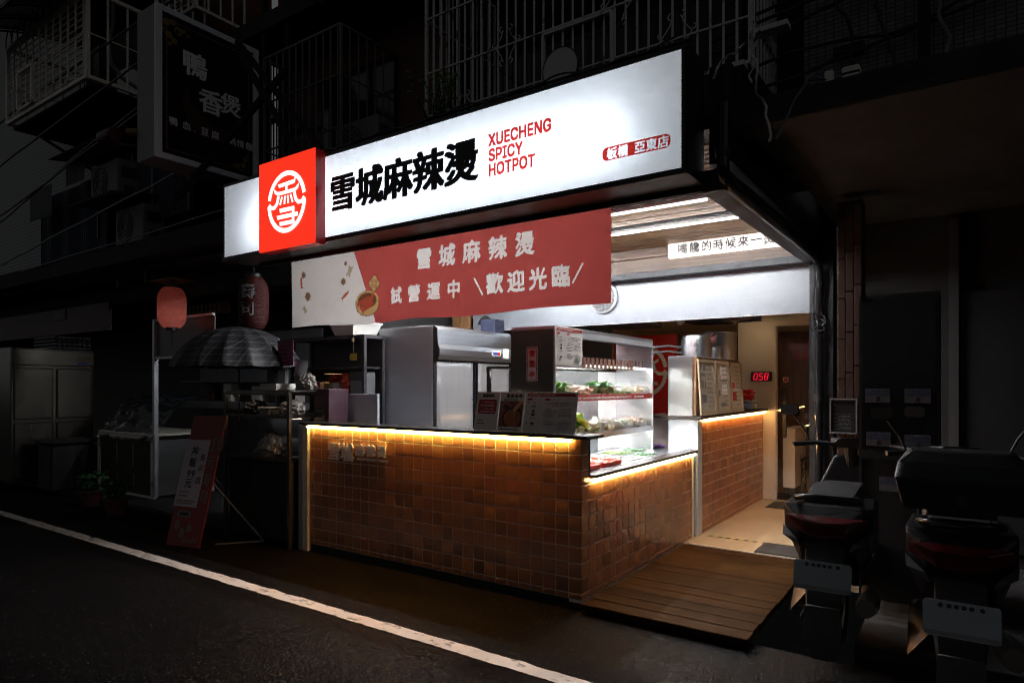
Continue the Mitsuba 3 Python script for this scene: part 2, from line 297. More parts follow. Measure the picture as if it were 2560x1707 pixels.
# ---- low side counter
sc = thing('side_counter', 'low brown tiled side counter with a steel worktop', 'counter')
ent('body', B(-.10, -.006, .116, 2.101, -.02, .79), 'm_grout', sc)
us = np.concatenate([t * np.arange(1, 21), [2.101]]); vs = np.concatenate([[.0], H0 + t * np.arange(0, 8), [.79]])
lay(sc, (-.006, 0, 0), RIGHT, us, vs)
lay(sc, (-.006, 0, 0), RIGHT, np.array([0, t]), np.concatenate([[.0], H0 + t * np.arange(0, 7)]))
ent('corner_fill', B(-.10, -.006, .006, .114, -.02, .655), 'm_grout', sc)
ent('end_trim', B(-.10, .006, 2.104, 2.128, -.01, .795, .003), 'm_cream', sc, label='cream strip at the end of the side counter')
ent('edge_board', B(-.085, .036, .124, 2.155, .800, .823, .003), 'm_black_slab', sc)
ent('worktop', B(-.72, -.087, .124, 2.30, .800, .819, .002), 'm_brushed', sc)
ent('base_cabinet', B(-.72, -.12, .2, 2.28, .0, .797), 'm_charcoal', sc)
ent('light_strip', led(.118, 2.10, 'y', .023, .789, .0105, .006, 2), 'm_white', sc, emitter=glow((LED_S * 1.0, LED_S * .54, LED_S * .20), 4), label='warm white light strip under the edge board')
# ---- cashier counter further in
cc = thing('cashier_counter', 'brown tiled counter further inside beside the glass door', 'counter')
ent('body', B(-.5, .009, 2.308, 4.612, 0, 1.10), 'm_grout', cc)
lay(cc, (.009, 0, 0), RIGHT, np.concatenate([2.308 + t * np.arange(0, 23), [4.612]])[:24], np.concatenate([[.0], H0 + .005 + t * np.arange(0, 11)])[:12])
ent('corner_post', B(-.28, .022, 2.19, 2.305, 0, 1.104, .003), 'm_blue_steel', cc, label='blue grey steel corner post of the counter')
ent('countertop', B(-.52, .075, 2.14, 4.622, 1.112, 1.142, .003), 'm_black_slab', cc)
ent('light_strip', led(2.32, 4.60, 'y', .045, 1.1005, .0105, .006, 3), 'm_white', cc, emitter=glow((LED_C * 1.0, LED_C * .50, LED_C * .16), 3), label='warm light strip under the cashier countertop')

# ================================================================ the big sign
ss = thing('shop_sign', 'long white backlit sign box with black characters above the shop', 'sign')
SX0, SX1, SZ0, SZ1, SY = -3.40, .874, 2.575, 3.20, -.47
fr = .014
ent('cabinet', J(B(SX0 - .03, SX1 + .03, SY + .004, SY + .26, SZ0 - .03, SZ0 - .002), B(SX0 - .03, SX1 + .03, SY + .004, SY + .26, SZ1 + .002, SZ1 + .03), B(SX0 - .03, SX0 - .002, SY + .004, SY + .26, SZ0 - .002, SZ1 + .002), B(SX1 + .002, SX1 + .03, SY + .004, SY + .26, SZ0 - .002, SZ1 + .002)), 'm_black', ss)
ent('frame', J(B(SX0 - .032, SX1 + .032, SY - .008, SY + .0035, SZ0 - .032, SZ0), B(SX0 - .032, SX1 + .032, SY - .008, SY + .0035, SZ1, SZ1 + .012), B(SX0 - .01, SX0, SY - .008, SY + .0035, SZ0 + .001, SZ1 - .001), B(SX1, SX1 + .022, SY - .008, SY + .0035, SZ0 + .001, SZ1 - .001)), 'm_black', ss)
P('sign_inside', (.80, .82, .85), .8)
ent('back_panel', B(SX0 - .001, SX1 + .001, SY + .235, SY + .245, SZ0 - .001, SZ1 + .001), 'm_sign_inside', ss)
ent('face', B(SX0, SX1, SY - .002, SY - .0005, SZ0, SZ1), 'm_sign_face', ss, emitter=glow((SIGN_E * .95, SIGN_E, SIGN_E * 1.04), 2))
for i, (z, a, b) in enumerate(((2.72, -3.12, .62), (2.85, -3.1, .60), (2.98, -3.0, .52))):
    ent('inner_tube', C((a, SY + .13, z), (b, SY + .13, z), .013, 8), 'm_white', ss, emitter=glow((SIGN_T * .96, SIGN_T, SIGN_T * 1.03), 5))
for i, ch in enumerate('雪城麻辣燙'):
    ent('character', ext(line(ch, .292, nib=HEAVY, sx=1.0), .003, (-1.955 + i * .2925, SY - .0045, 2.748)), 'm_sign_black', ss)
for w, z in (('XUECHENG', 2.952), ('SPICY', 2.856), ('HOTPOT', 2.762)):
    ent('english_word', flat(line(w, .072, 'latin', (4, 4, 0), sx=.86), (-.412, SY - .0045, z)), 'm_sign_red', ss)
ent('branch_plate', flat(rrect(.406, .812, 2.697, 2.772, .028).difference(aff.translate(line('板橋 亞東店', .066, nib=(4, 3, 0), pitch=.068), .432, 2.701)), (0, SY - .0045, 0)), 'm_sign_red', ss, label='dark red rounded plate with white branch name')
P('plate_white', (.85, .85, .85), .5)
lg = thing('logo_sign', 'square red backlit box with a round white emblem on the long sign', 'sign')
LX0, LX1, LZ0, LZ1, LY = -2.716, -2.005, 2.522, 3.237, -.575
ent('cabinet', J(B(LX0 - .004, LX0, LY + .006, SY - .012, LZ0, LZ1), B(LX1, LX1 + .004, LY + .006, SY - .012, LZ0, LZ1), B(LX0, LX1, LY + .006, SY - .012, LZ0 - .004, LZ0), B(LX0, LX1, LY + .006, SY - .012, LZ1, LZ1 + .004)), 'm_sign_side_red', lg)
ent('face', B(LX0 - .004, LX1 + .004, LY, LY + .005, LZ0 - .004, LZ1 + .004), 'm_lamp_red', lg, emitter=glow((.97, .034, .012), 1))
def emblem():
    R = lambda *p, w=.05, cap=2: LineString(p).buffer(w, cap_style=cap, join_style=1)
    arc = lambda a0, a1, r=.92: [(r * math.cos(math.radians(a)), r * math.sin(math.radians(a))) for a in np.linspace(a0, a1, 40)]
    g = [LineString(arc(10, 170)).buffer(.075, cap_style=2), LineString(arc(181.5, 358.5)).buffer(.075, cap_style=2)]
    for s in (1, -1):
        sh = np.array([(.92, .02), (.80, -.10), (.62, -.10), (.50, .0), (.44, .14), (.42, .24)])
        g.append(R(*[(s * x, y) for x, y in sh], w=.062))
        g.append(Polygon([(s * x, y) for x, y in ((0, .26), (.44, .26), (.60, .34), (.66, .50), (.58, .46), (.46, .38), (.0, .37))]))
        g.append(R((s * .07, .20), (s * .10, -.06), w=.036)); g.append(R((s * .22, .20), (s * .33, -.06), w=.036))
    g.append(Polygon([(-.44, .62), (.40, .66), (.50, .76), (.44, .56), (.40, .53), (-.38, .51)])); g.append(sbox(-.055, .3, .055, .6))
    for y, a, b in ((-.25, -.36, .40), (-.46, -.50, .58), (-.68, -.36, .40)): g.append(Polygon([(a, y + .07), (b, y + .06), (b + .02, y - .07), (a + .03, y - .06)]))
    g.append(sbox(.30, -.70, .41, -.22))
    return unary_union(g)
EMB = emblem()
ent('emblem', ext(aff.scale(EMB, .245, .245, origin=(0, 0)), .002, (-2.352, LY - .0025, 2.882)), 'm_plate_white', lg, emitter=glow((1.5, 1.4, 1.35), 1))
# brackets, pipe and cable along the top of the sign
k = thing('sign_rail', 'thin black steel rail with a cable running along the top of the sign', 'rail')
ent('rail', J([C((-3.0, -.36, 3.31), (.9, -.36, 3.30), .011, 6)] + [C((x, -.36, 3.22), (x, -.36, 3.31), .008, 6) for x in (-2.9, -1.9, -.9, .1, .85)]), 'm_black', k)
s = np.linspace(-2.6, .8, 60); ent('cable', tube(np.stack([s, s * 0 - .375, 3.325 - .035 * np.abs(np.sin(s * 4.1)) + .012 * np.sin(s * 17)], -1), .006, 5), 'm_black', k)

# ================================================================ shop front structure
sh = thing('shop_building', 'black steel shop front with wood slatted ceiling and pale steel header', 'building')
ent('fascia', J(B(-3.25, .93, -.228, -.212, 2.510, 2.57), B(-3.25, .93, -.21, .02, 2.855, 2.90)), 'm_black', sh)
ent('soffit', B(-3.42, .90, -.21, -.20, 2.545, 2.90), 'm_black', sh)
ent('side_beam', J(bar((.965, -.23, 2.56), (.99, 2.52, 2.60), .13, .12), B(.93, 1.05, -.2, 2.5, 2.66, 3.2)), 'm_black', sh)
ent('corner_post', J(B(.962, 1.16, 2.46, 2.66, -.05, 3.2)), 'm_black', sh)
ent('ceiling_board', B(-3.3, .94, -.2, 2.5, 2.895, 2.93), 'm_matt_black', sh)
y = .0; i = 0
while y < 2.36:
    if not (.84 < y < .95 or 1.46 < y < 1.59):
        e = RNG.uniform(-.004, .004, 1)[0]
        ent('ceiling_slat', B(-3.2, .925, y, y + .062, 2.845 + e, 2.885, .003), 'm_ceiling_wood', sh)
    y += .078
for i, (z0, z1) in enumerate(((2.602, 2.743), (2.750, 2.895), (2.44, 2.44))):
    if z1 > z0: ent('header_plank', B(-3.2, .955, 2.425, 2.45, z0, z1, .003), 'm_header_wood', sh)
ent('header_beam', B(-3.2, .957, 2.36, 2.50, 2.532, 2.597, .002), 'm_black', sh)
ent('header_panel', B(-2.98, .957, 2.50, 2.52, 2.100, 2.531), 'm_bulkhead', sh, label='wide pale brushed steel header panel')
ent('header_edge', B(-2.98, .957, 2.495, 2.525, 2.092, 2.0985), 'm_alu', sh)
ent('wood_board', J(B(-3.14, -3.01, 2.46, 2.5, 1.6, 2.53), B(-3.28, -3.15, 2.46, 2.5, 1.6, 2.53)), 'm_warm_wood', sh)
for i, (yy, xe) in enumerate(((.90, .545), (1.525, .93))):
    k = thing('tube_light', ('white tube light nearer the street on the slatted ceiling', 'white tube light nearer the wooden header on the slatted ceiling')[i], 'lamp')
    ent('channel', B(-2.9, xe + .02, yy - .045, yy + .045, 2.83, 2.893), 'm_black', k)
    ent('tube', grid(lambda u, v: (-2.85 + (xe + 2.85) * u, yy + .0155 * np.sin((v - .5) * 2.7), 2.805 - .0155 * np.cos((v - .5) * 2.7)), 1, 10, flip=True), 'm_white', k, emitter=glow((TUBE * .97, TUBE * 1.0, TUBE * 1.05), 4), label='glowing lower half of the tube')
    ent('housing', B(-2.85, xe, yy - .0155, yy + .0155, 2.8065, 2.829), 'm_white', k)
    ent('clip', J([B(x, x + .006, yy - .018, yy + .018, 2.795, 2.8285) for x in np.arange(-2.6, xe - .1, .68)]), 'm_white', k)
k = thing('slogan_light_box', 'glowing white slogan box with black characters on the wooden header', 'light box')
ent('box', B(-.348, 1.02, 2.36, 2.423, 2.706, 2.861, .003), 'm_white', k, emitter=glow((1.55, 1.42, 1.27), 1.5))
P('ink', (.02, .014, .012), .6)
for i, ch in enumerate('嘴饞的時候來一燙'):
    ent('character', ext(line(ch, .110, nib=(2, 2, 0)), .002, (-.247 + i * .1182, 2.3575, 2.728)), 'm_ink', k)
k = thing('round_vent', 'round wire mesh vent in the steel header behind the banner', 'vent')
ent('ring', xf(lathe([(.155, 0), (.170, 0), (.172, .03), (.150, .035), (.155, 0)], 40), trimesh.transformations.translation_matrix((-1.145, 2.499, 2.385)) @ trimesh.transformations.rotation_matrix(math.pi / 2, [1, 0, 0])), 'm_alu', k, smooth=40)
ent('recess', xf(lathe([(0, 0.002), (.154, .002)], 32), trimesh.transformations.translation_matrix((-1.145, 2.499, 2.385)) @ trimesh.transformations.rotation_matrix(math.pi / 2, [1, 0, 0])), 'm_charcoal', k)
wires = []
for q in np.arange(-.145, .146, .0145):
    h = math.sqrt(.154 ** 2 - q * q)
    wires += [C((-1.145 + q, 2.478, 2.385 - h), (-1.145 + q, 2.478, 2.385 + h), .0016, 4), C((-1.145 - h, 2.476, 2.385 + q), (-1.145 + h, 2.476, 2.385 + q), .0016, 4)]
ent('mesh', J(wires), 'm_alu', k)

# ---------------------------------------------------------------- the red cloth banner
def wave(x, z): return -.125 + .010 * np.sin(x * 8.3 + z * 5) * (2.56 - z) + .016 * np.sin(x * 5.1 + z * 2) * (2.56 - z) + .012 * np.sin(x * 2.3 + 1) * (2.56 - z) + .006 * np.sin(x * 11 + z * 7) * (2.56 - z)
def cloth_mat(name, c, tr=TRANS):
    scene['m_' + name] = {'type': 'principledthin', 'base_color': rgb(mikit.proc(lambda p, n, uv: mi.Color3f(c) * (.90 + .10 * noise(p.x * 260, p.z * 260))) if name in ('cloth_red', 'cloth_white') else c), 'roughness': .8, 'spec_trans': 0.0, 'diff_trans': tr, 'eta': 1.2}
for nm, c in (('cloth_red', (.40, .066, .056)), ('cloth_white', (.72, .66, .60)), ('cloth_text', (.78, .71, .65)), ('spice', (.20, .10, .05)), ('spice_red', (.38, .10, .04)), ('spice_tan', (.40, .33, .21)), ('bowl_tan', (.45, .27, .11)), ('bowl_brown', (.13, .05, .025)), ('bowl_red', (.34, .055, .033))): cloth_mat(nm, c)
bn = thing('cloth_banner', 'red and white cloth banner with white characters hanging below the sign', 'banner')
PRINTS = []      # (shape in x, z; material; part name), later ones on top; the cloth is one sheet, dyed in pieces
def on_banner(shape, x, z, d=0, mat='m_cloth_text', name='print'): PRINTS.append((aff.translate(shape, x, z), mat, name))
def dye_banner():
    us = np.linspace(0, 1, 90); lo = [(-2.925 + 3.21 * u, 1.95 + .008 * math.sin(u * 17) - .05 * u * (1 - u)) for u in us]
    whole = Polygon(lo + [(.285, 2.545), (-2.925, 2.545)]); left = Polygon([(-4, 1), (-1.452, 1), (-2.12, 2.6), (-4, 2.6)])
    layers = [(whole.difference(left), 'm_cloth_red', 'cloth'), (whole.intersection(left), 'm_cloth_white', 'cloth')] + PRINTS; above = Polygon()
    for shape, mat, name in reversed(layers):
        s_ = shape.difference(above); above = unary_union([above, shape])
        for_ = [g for g in (s_.geoms if hasattr(s_, 'geoms') else [s_]) if g.geom_type == 'Polygon' and g.area > 1e-7]
        if not for_: continue
        ms = []
        for g in for_:
            if name == 'cloth': 
                for a in np.arange(-3, .4, .09): 
                    q = g.intersection(sbox(a, 1, a + .09, 3)); ms += [trimesh.Trimesh(*trimesh.creation.triangulate_polygon(w, engine='earcut'), process=False) for w in (q.geoms if hasattr(q, 'geoms') else [q]) if w.geom_type == 'Polygon' and w.area > 1e-8]
            else: ms.append(trimesh.Trimesh(*trimesh.creation.triangulate_polygon(g, engine='earcut'), process=False))
        m = J([trimesh.Trimesh(np.c_[q.vertices[:, :2], np.zeros(len(q.vertices))], q.faces, process=False) for q in ms]); x, z = m.vertices[:, 0].copy(), m.vertices[:, 1].copy(); m.vertices = np.stack([x, wave(x, z), z], -1)
        m.merge_vertices(); ent(name, m, mat, bn, smooth=True)
def bch(text, h, x0, x1, z0):
    p = (x1 - x0) / len(text)
    for i, ch in enumerate(text): on_banner(line(ch, h, nib=KAI), x0 + i * p, z0, name='character')

bch('雪城麻辣燙', .165, -1.385, -.225, 2.312)
bch('試營運中', .135, -1.668, -.868, 2.070)
bch('歡迎光臨', .150, -.708, .020, 2.072)
on_banner(LineString([(0, 0), (.072, -.118)]).buffer(.007), -.808, 2.196); on_banner(LineString([(0, 0), (.075, .115)]).buffer(.007), .008, 2.095)
def star(n, r, w): return unary_union([aff.rotate(Polygon([(0, -w), (r * .6, -w * 1.1), (r, 0), (r * .6, w * 1.1), (0, w)]), 360 / n * i, origin=(0, 0)) for i in range(n)])
for x, z, r, w in ((-2.755, 2.405, .036, .008), (-2.70, 2.212, .048, .010), (-2.197, 2.45, .022, .006), (-2.222, 2.30, .036, .008)): on_banner(star(8, r, w), x, z, mat='m_spice', name='spice_print')
def chili(s=1, rot=0): return aff.rotate(aff.scale(Polygon([(0, .05), (.016, .045), (.026, .0), (.022, -.04), (.045, -.055), (.004, -.052), (-.004, 0)]), s, s, origin=(0, 0)), rot, origin=(0, 0))
for x, z, s, r in ((-2.80, 2.345, 1.0, 0), (-2.20, 2.195, 1.0, -60)): on_banner(chili(s, r), x, z, mat='m_spice_red', name='spice_print')
for x, z, s, r in ((-2.15, 2.38, 1.0, -25), (-2.745, 2.10, .75, 40)): on_banner(aff.rotate(aff.scale(Polygon([(-.03, .05), (0, .04), (.03, .055), (.02, 0), (.03, -.05), (0, -.035), (-.03, -.05), (-.018, 0)]), s, s, origin=(0, 0)), r, origin=(0, 0)), x, z, mat='m_spice_tan', name='spice_print')
on_banner(aff.scale(Point(0, 0).buffer(.132), 1, .80), -1.94, 2.10, .0035, 'm_bowl_brown', 'bowl_print'); on_banner(aff.scale(Point(0, 0).buffer(.125), 1, .80).difference(sbox(-.2, .0, .2, .2)), -1.94, 2.10, .0055, 'm_bowl_tan', 'bowl_print')
on_banner(aff.scale(Point(0, 0).buffer(.125), 1, .62), -1.94, 2.125, .0065, 'm_bowl_tan', 'bowl_print'); on_banner(aff.scale(Point(0, 0).buffer(.104), 1, .60), -1.94, 2.125, .0075, 'm_bowl_brown', 'bowl_print')
for x, z, r in ((-.03, .0, 40), (.02, .02, 55), (.0, -.03, 30), (-.05, .02, 25)): on_banner(aff.scale(chili(1.5, r - 90), 1, .8), -1.94 + x, 2.12 + z, .0085, 'm_bowl_red', 'bowl_print')
on_banner(aff.rotate(rrect(-.056, .056, -.056, .056, .012), 38), -1.862, 2.255, .0075, 'm_bowl_brown', 'bowl_print'); on_banner(aff.rotate(rrect(-.05, .05, -.05, .05, .01), 38), -1.862, 2.255, .009, 'm_bowl_tan', 'bowl_print')
for a in (38, 128, 218, 308): on_banner(Point(.029 * math.cos(math.radians(a)), .029 * math.sin(math.radians(a))).buffer(.015).difference(Point(.029 * math.cos(math.radians(a)), .029 * math.sin(math.radians(a))).buffer(.010)), -1.862, 2.255, .0105, 'm_bowl_brown', 'bowl_print')
dye_banner()
ent('pole', C((-2.95, -.15, 2.552), (.30, -.15, 2.552), .010, 8), 'm_black', bn)

# ================================================================ menus and notices
def dashes(rows, w, h=.0042, seed=0):
    "unreadably small print: rows (x, y, length)"
    r = np.random.default_rng(seed); out = []
    for x, y, L in rows:
        q = x
        while q < x + L:
            d = r.uniform(.4, 1.0) * h * 1.1; out.append(sbox(q, y, q + d, y + h * r.uniform(.8, 1.0))); q += d + h * .28
    return unary_union(out)
def leaning(o, w, h, lean, tilt=0.0):
    "axes of a board standing at o, leaning back"
    return (np.array([math.cos(tilt), math.sin(tilt), 0]), np.array([0, math.sin(lean), math.cos(lean)]))
def guide(k, o, uv, w, h, seed, red='m_print_red'):
    e = np.cross(*uv)
    def pr(shape, mat, d): ent('print', ext(shape, .0006, np.asarray(o) + e * d, uv), mat, k)
    pr(rrect(.04 * w, .96 * w, .895 * h, .965 * h, .03 * h), red, .0035); pr(dashes([(.07 * w, .918 * h, .52 * w)], w, .030 * h, seed), 'm_print_white', .0046)
    pr(unary_union([rrect(.04 * w, .14 * w, .80 * h, .845 * h, .02 * h), rrect(.38 * w, .49 * w, .80 * h, .845 * h, .02 * h)]), red, .0035)
    ic = [Point(.07 * w, y * h).buffer(.016 * h) for y in (.74, .50, .23)] + [rrect(.14 * w, .21 * w, .64 * h, .70 * h, .02 * h).difference(rrect(.15 * w, .20 * w, .65 * h, .72 * h, .01 * h)), Point(.18 * w, .74 * h).buffer(.02 * h), Polygon([(.135 * w, .50 * h), (.18 * w, .58 * h), (.215 * w, .50 * h)]), sbox(.14 * w, .42 * h, .21 * w, .47 * h), rrect(.14 * w, .21 * w, .2 * h, .25 * h, .01 * h)]
    pr(unary_union(ic), 'm_print_black', .0036)
    pr(unary_union([sbox(.29 * w, y * h, .293 * w, (y + .018) * h) for y in np.arange(.06, .84, .036)]), 'm_print_grey', .0036)
    rows = [(x * w, y * h, L * w) for x, y, L in ((.50, .74, .34), (.44, .70, .46), (.54, .66, .26), (.42, .59, .1), (.70, .59, .18), (.39, .545, .25), (.68, .535, .22), (.39, .505, .22), (.68, .50, .2), (.37, .465, .25), (.66, .455, .27), (.37, .425, .22), (.66, .42, .25), (.37, .39, .2), (.42, .31, .1), (.70, .30, .12), (.37, .265, .23), (.66, .26, .24), (.37, .225, .22), (.66, .22, .24), (.38, .19, .18), (.66, .18, .2), (.64, .14, .27), (.66, .10, .18), (.12, .36, .11), (.11, .62, .12), (.12, .15, .1))]
    pr(dashes(rows, w, .0135 * h, seed + 1), 'm_print_black', .0036)
z0 = 1.0985
o = np.array([-.945, .03, z0]); uv = leaning(o, 0, 0, .19); w, h = .212, .290
k = thing('hours_board', 'opening hours board with a red panel, leftmost menu board on the countertop', 'menu board')
ent('sheet', put(B(0, w, 0, h, 0, .003), o, uv), 'm_paper', k); e = np.cross(*uv)
ent('print', ext(rrect(.022, .190, .125, .232, .014), .0006, o + e * .0032, uv), 'm_print_red', k)
for s, y, hh in (('營業時間', .247, .027),): ent('print', ext(line(s, hh, nib=KAI), .0006, o + [.052, 0, 0] + e * .0032 + uv[1] * y, uv), 'm_print_black', k)
for s, y, hh in (('11:30~15:25', .205, .0115), ('17:00~20:45', .158, .0115)): ent('print', ext(line(s, hh, 'latin'), .0006, o + [.070, 0, 0] + e * .0042 + uv[1] * y, uv), 'm_print_white', k)
ent('print', ext(dashes([(.045, .182, .125), (.045, .136, .125)], w, .011, 5), .0006, o + e * .0042, uv), 'm_print_white', k)
ent('print', ext(dashes([(.03, .072, .05), (.02, .050, .07)], w, .008, 6), .0006, o + e * .0034, uv), 'm_print_black', k)
o = np.array([-.728, .03, z0]); uv = leaning(o, 0, 0, .19); w, h = .218, .290
k = thing('poster_board', 'menu board with a photo of a ladle over a bowl, second from the left', 'menu board')
ent('sheet', put(B(0, w, 0, h, 0, .003), o, uv), 'm_paper', k)
def f_poster(p, n, uvv):
    u, v = (p.x + .728) / .218, (p.z - z0) / .285
    c = mix((.16, .03, .022), (.30, .05, .03), noise(p.x * 60, p.z * 60))
    d1 = dr.sqrt(dr.square((u - .28) / .20) + dr.square((v - .62) / .10)); c = dr.select(d1 < 1, mi.Color3f(.45, .30, .18), c); c = dr.select(d1 < .8, mi.Color3f(.09, .03, .015), c)
    d2 = dr.sqrt(dr.square((u - .58) / .42) + dr.square((v - .34) / .28)); c = dr.select(d2 < 1, mi.Color3f(.03, .022, .02), c); c = dr.select(d2 < .82, mix((.20, .055, .018), (.52, .19, .06), fbm(p.x * 55, p.z * 55, 2.0)), c)
    d3 = dr.abs((v - .62) - (u - .72) * .75); c = dr.select((d3 < .075) & (u > .6), mix((.50, .28, .10), (.66, .44, .22), u), c)
    return c
P('poster_photo', mikit.proc(f_poster), .5)
ent('photo', put(B(.008, .210, .035, .222, .0032, .0038), o, uv), 'm_poster_photo', k); e = np.cross(*uv)
ent('print', ext(line('濃香麻辣', .030, nib=KAI, pitch=.037), .0006, o + [.055, 0, 0] + e * .0034 + uv[1] * .247, uv), 'm_print_black', k)
ent('print', ext(dashes([(.035, .228, .12), (.02, .012, .17)], w, .010, 8), .0006, o + e * .0034, uv), 'm_print_black', k)
o = np.array([-.500, .03, z0]); uv = leaning(o, 0, 0, .19); w, h = .43, .290
k = thing('guide_board', 'wide white ordering guide board beside the corner of the countertop', 'menu board')
ent('sheet', put(B(0, w, 0, h, 0, .003), o, uv), 'm_paper', k); guide(k, o, uv, w, h, 11)
k = thing('guide_sheet', 'white ordering guide sheet taped to the near top of the display case', 'notice')
o = np.array([-.343, .215, 1.575]); ent('sheet', grid(lambda u, v: (-.342 + .006 * np.sin(v * 9) * (1 - v), .215 + .40 * u, 1.575 + .287 * v), 6, 12), 'm_paper', k, smooth=True); guide(k, o + [.004, 0, 0], RIGHT, .40, .287, 21)
k = thing('open_sign', 'white and red vertical plaque on the end panel of the display case', 'sign')
o = (-.590, .2145, 1.462); ent('plaque', ext(rrect(0, .099, 0, .254, .014), .004, o), 'm_white', k)
ent('border', ext(rrect(.007, .092, .007, .247, .012).difference(rrect(.011, .088, .011, .243, .010)), .001, np.add(o, (0, -.0045, 0))), 'm_print_red', k)
for i, ch in enumerate('營業中'): ent('character', ext(line(ch, .052, nib=(4, 3, 0)), .001, np.add(o, (.0235, -.0045, .180 - .078 * i))), 'm_bright_red', k)

# ================================================================ display case
dc = thing('display_case', 'open steel display case of fresh ingredients on the side counter', 'display case')
DX0, DX1, DY0, DY1, DZ = -.735, -.35, .216, 1.99, 1.866
ent('end_panel', B(DX0, DX1 - .012, DY0, DY0 + .012, .82, DZ - .026), 'm_dark_steel', dc, label='dark polished end panel facing the street')
ent('end_panel', B(DX0, DX1 - .012, DY1 - .012, DY1, .82, DZ - .026), 'm_brushed', dc)
ent('top', B(DX0, DX1, DY0, DY1, DZ - .025, DZ, .002), 'm_brushed', dc)
ent('header', B(DX1 - .012, DX1 + .002, DY0 + .001, DY1, DZ - .072, DZ - .026), 'm_alu', dc)
for yy in (DY0 + .001, DY1 - .016): ent('post', B(DX1 - .012, DX1 + .003, yy, yy + .016, .82, DZ - .073), 'm_alu', dc)
ent('back_panel', B(DX0 - .01, DX0, DY0 + .013, 1.60, .82, 1.56), 'm_black', dc, label='dark back panel'); ent('back_panel', B(DX0 - .01, DX0, 1.603, DY1 - .013, .82, 1.56), 'm_white', dc, label='white back panel')
ent('shelf', B(DX0 + .001, DX1 - .02, DY0 + .013, DY1 - .013, 1.335, 1.347), 'm_brushed', dc); ent('shelf', B(DX0 + .001, DX1 - .02, DY0 + .013, DY1 - .013, 1.028, 1.040), 'm_brushed', dc)
ent('shelf', B(DX0 + .001, DX1 - .02, DY0 + .013, DY1 - .013, 1.592, 1.600), 'm_brushed', dc)
ent('shelf_edge', B(DX1 - .019, DX1 - .005, DY0 + .02, DY1 - .018, 1.003, 1.052), 'm_steel', dc)
ent('price_strip', B(DX1 - .019, DX1 - .005, DY0 + .02, DY1 - .018, 1.310, 1.358), 'm_print_red', dc, label='dark red strip with small white print along the shelf')
ent('strip_print', ext(unary_union([dashes([(.42, .012, .82), (1.36, .012, .2)], 1, .021, 3), dashes([(.30, .012, .1)], 1, .021, 4), Polygon([(1.265, .02), (1.29, .02), (1.29, .012), (1.312, .0235), (1.29, .035), (1.29, .027), (1.265, .027)])]), .0006, (DX1 - .0045, DY0, 1.310), RIGHT), 'm_print_white', dc)
for zz, w8 in ((1.586, 1), (1.328, .9), (1.004, .8)):
    ent('light_strip', B(DX1 - .07, DX1 - .055, DY0 + .03, DY1 - .03, zz, zz + .004), 'm_white', dc, emitter=glow((CASE * w8,) * 3, 1.2), label='white light strip under the shelf')
ORD = 'first second third fourth fifth sixth seventh eighth ninth tenth eleventh twelfth thirteenth fourteenth fifteenth last'.split()
P('tag_brown', mikit.proc(lambda p, n, uv: mix((.10, .045, .03), (.27, .14, .10), fbm(p.y * 60, p.z * 50, 1.0))), .5)
for i in range(16):
    yy = .60 + i * .0715
    tg = solo('paper_tag', f'brown paper tag, {ORD[i]} from the near end of the row along the display case', 'tag', rotz(B(-.338, -.336, yy, yy + .058 * (1 if i < 13 else .5), 1.566, 1.650), (RNG.uniform(-6, 6) if i < 13 else 45), (-.337, yy + .03, 0)), 'm_tag_brown', group='brown paper tags along the display case')
# boxes of ingredients on the shelves
def leafy(c, w, d, h, n, size, seed, curl=.5, up=.6):
    r = np.random.default_rng(seed); out = []
    for i in range(n):
        q = np.array([r.uniform(-w/2, w/2), r.uniform(-d/2, d/2), r.uniform(0, h)]) + c; s = size * r.uniform(.6, 1.25)
        m = grid(lambda u, v: ((u - .5) * s * (1.1 - .8 * np.abs(v - .45)), (v - .3) * s * 1.2, curl * s * ((u - .5) ** 2 * 1.6 - (v - .2) ** 2 * .6) + .06 * s * np.sin(u * 14 + i)), 4, 4)
        M = trimesh.transformations.euler_matrix(r.uniform(-.3, 1.3) * up + r.uniform(-.5, .5), r.uniform(-.6, .6), r.uniform(0, 6.28)); M[:3, 3] = q; out.append(xf(m, M))
    return J(out)
def chunks(c, w, d, h, n, size, seed, sq=(1, .7, .5)):
    r = np.random.default_rng(seed); out = []
    for i in range(n):
        m = ball((0, 0, 0), size * r.uniform(.7, 1.2), 1, sq); m.vertices += r.normal(0, size * .06, m.vertices.shape)
        M = trimesh.transformations.euler_matrix(*r.uniform(0, 6.28, 3)); M[:3, 3] = np.array([r.uniform(-w/2, w/2), r.uniform(-d/2, d/2), r.uniform(0, h)]) + c; out.append(xf(m, M))
    return J(out)
def sticks(c, w, d, h, n, L, rad, seed, ax=1):
    r = np.random.default_rng(seed); out = []
    for i in range(n):
        q = np.array([r.uniform(-w/2, w/2), r.uniform(-d/2, d/2), r.uniform(0, h)]) + c; t = r.normal(0, .25, 3); t[ax] = 1; t /= np.linalg.norm(t)
        out.append(tube([q - t * L/2, q + [0, 0, .012], q + t * L/2 + [0, 0, -.01]], [rad, rad * 1.1, rad * .4], 4))
    return J(out)
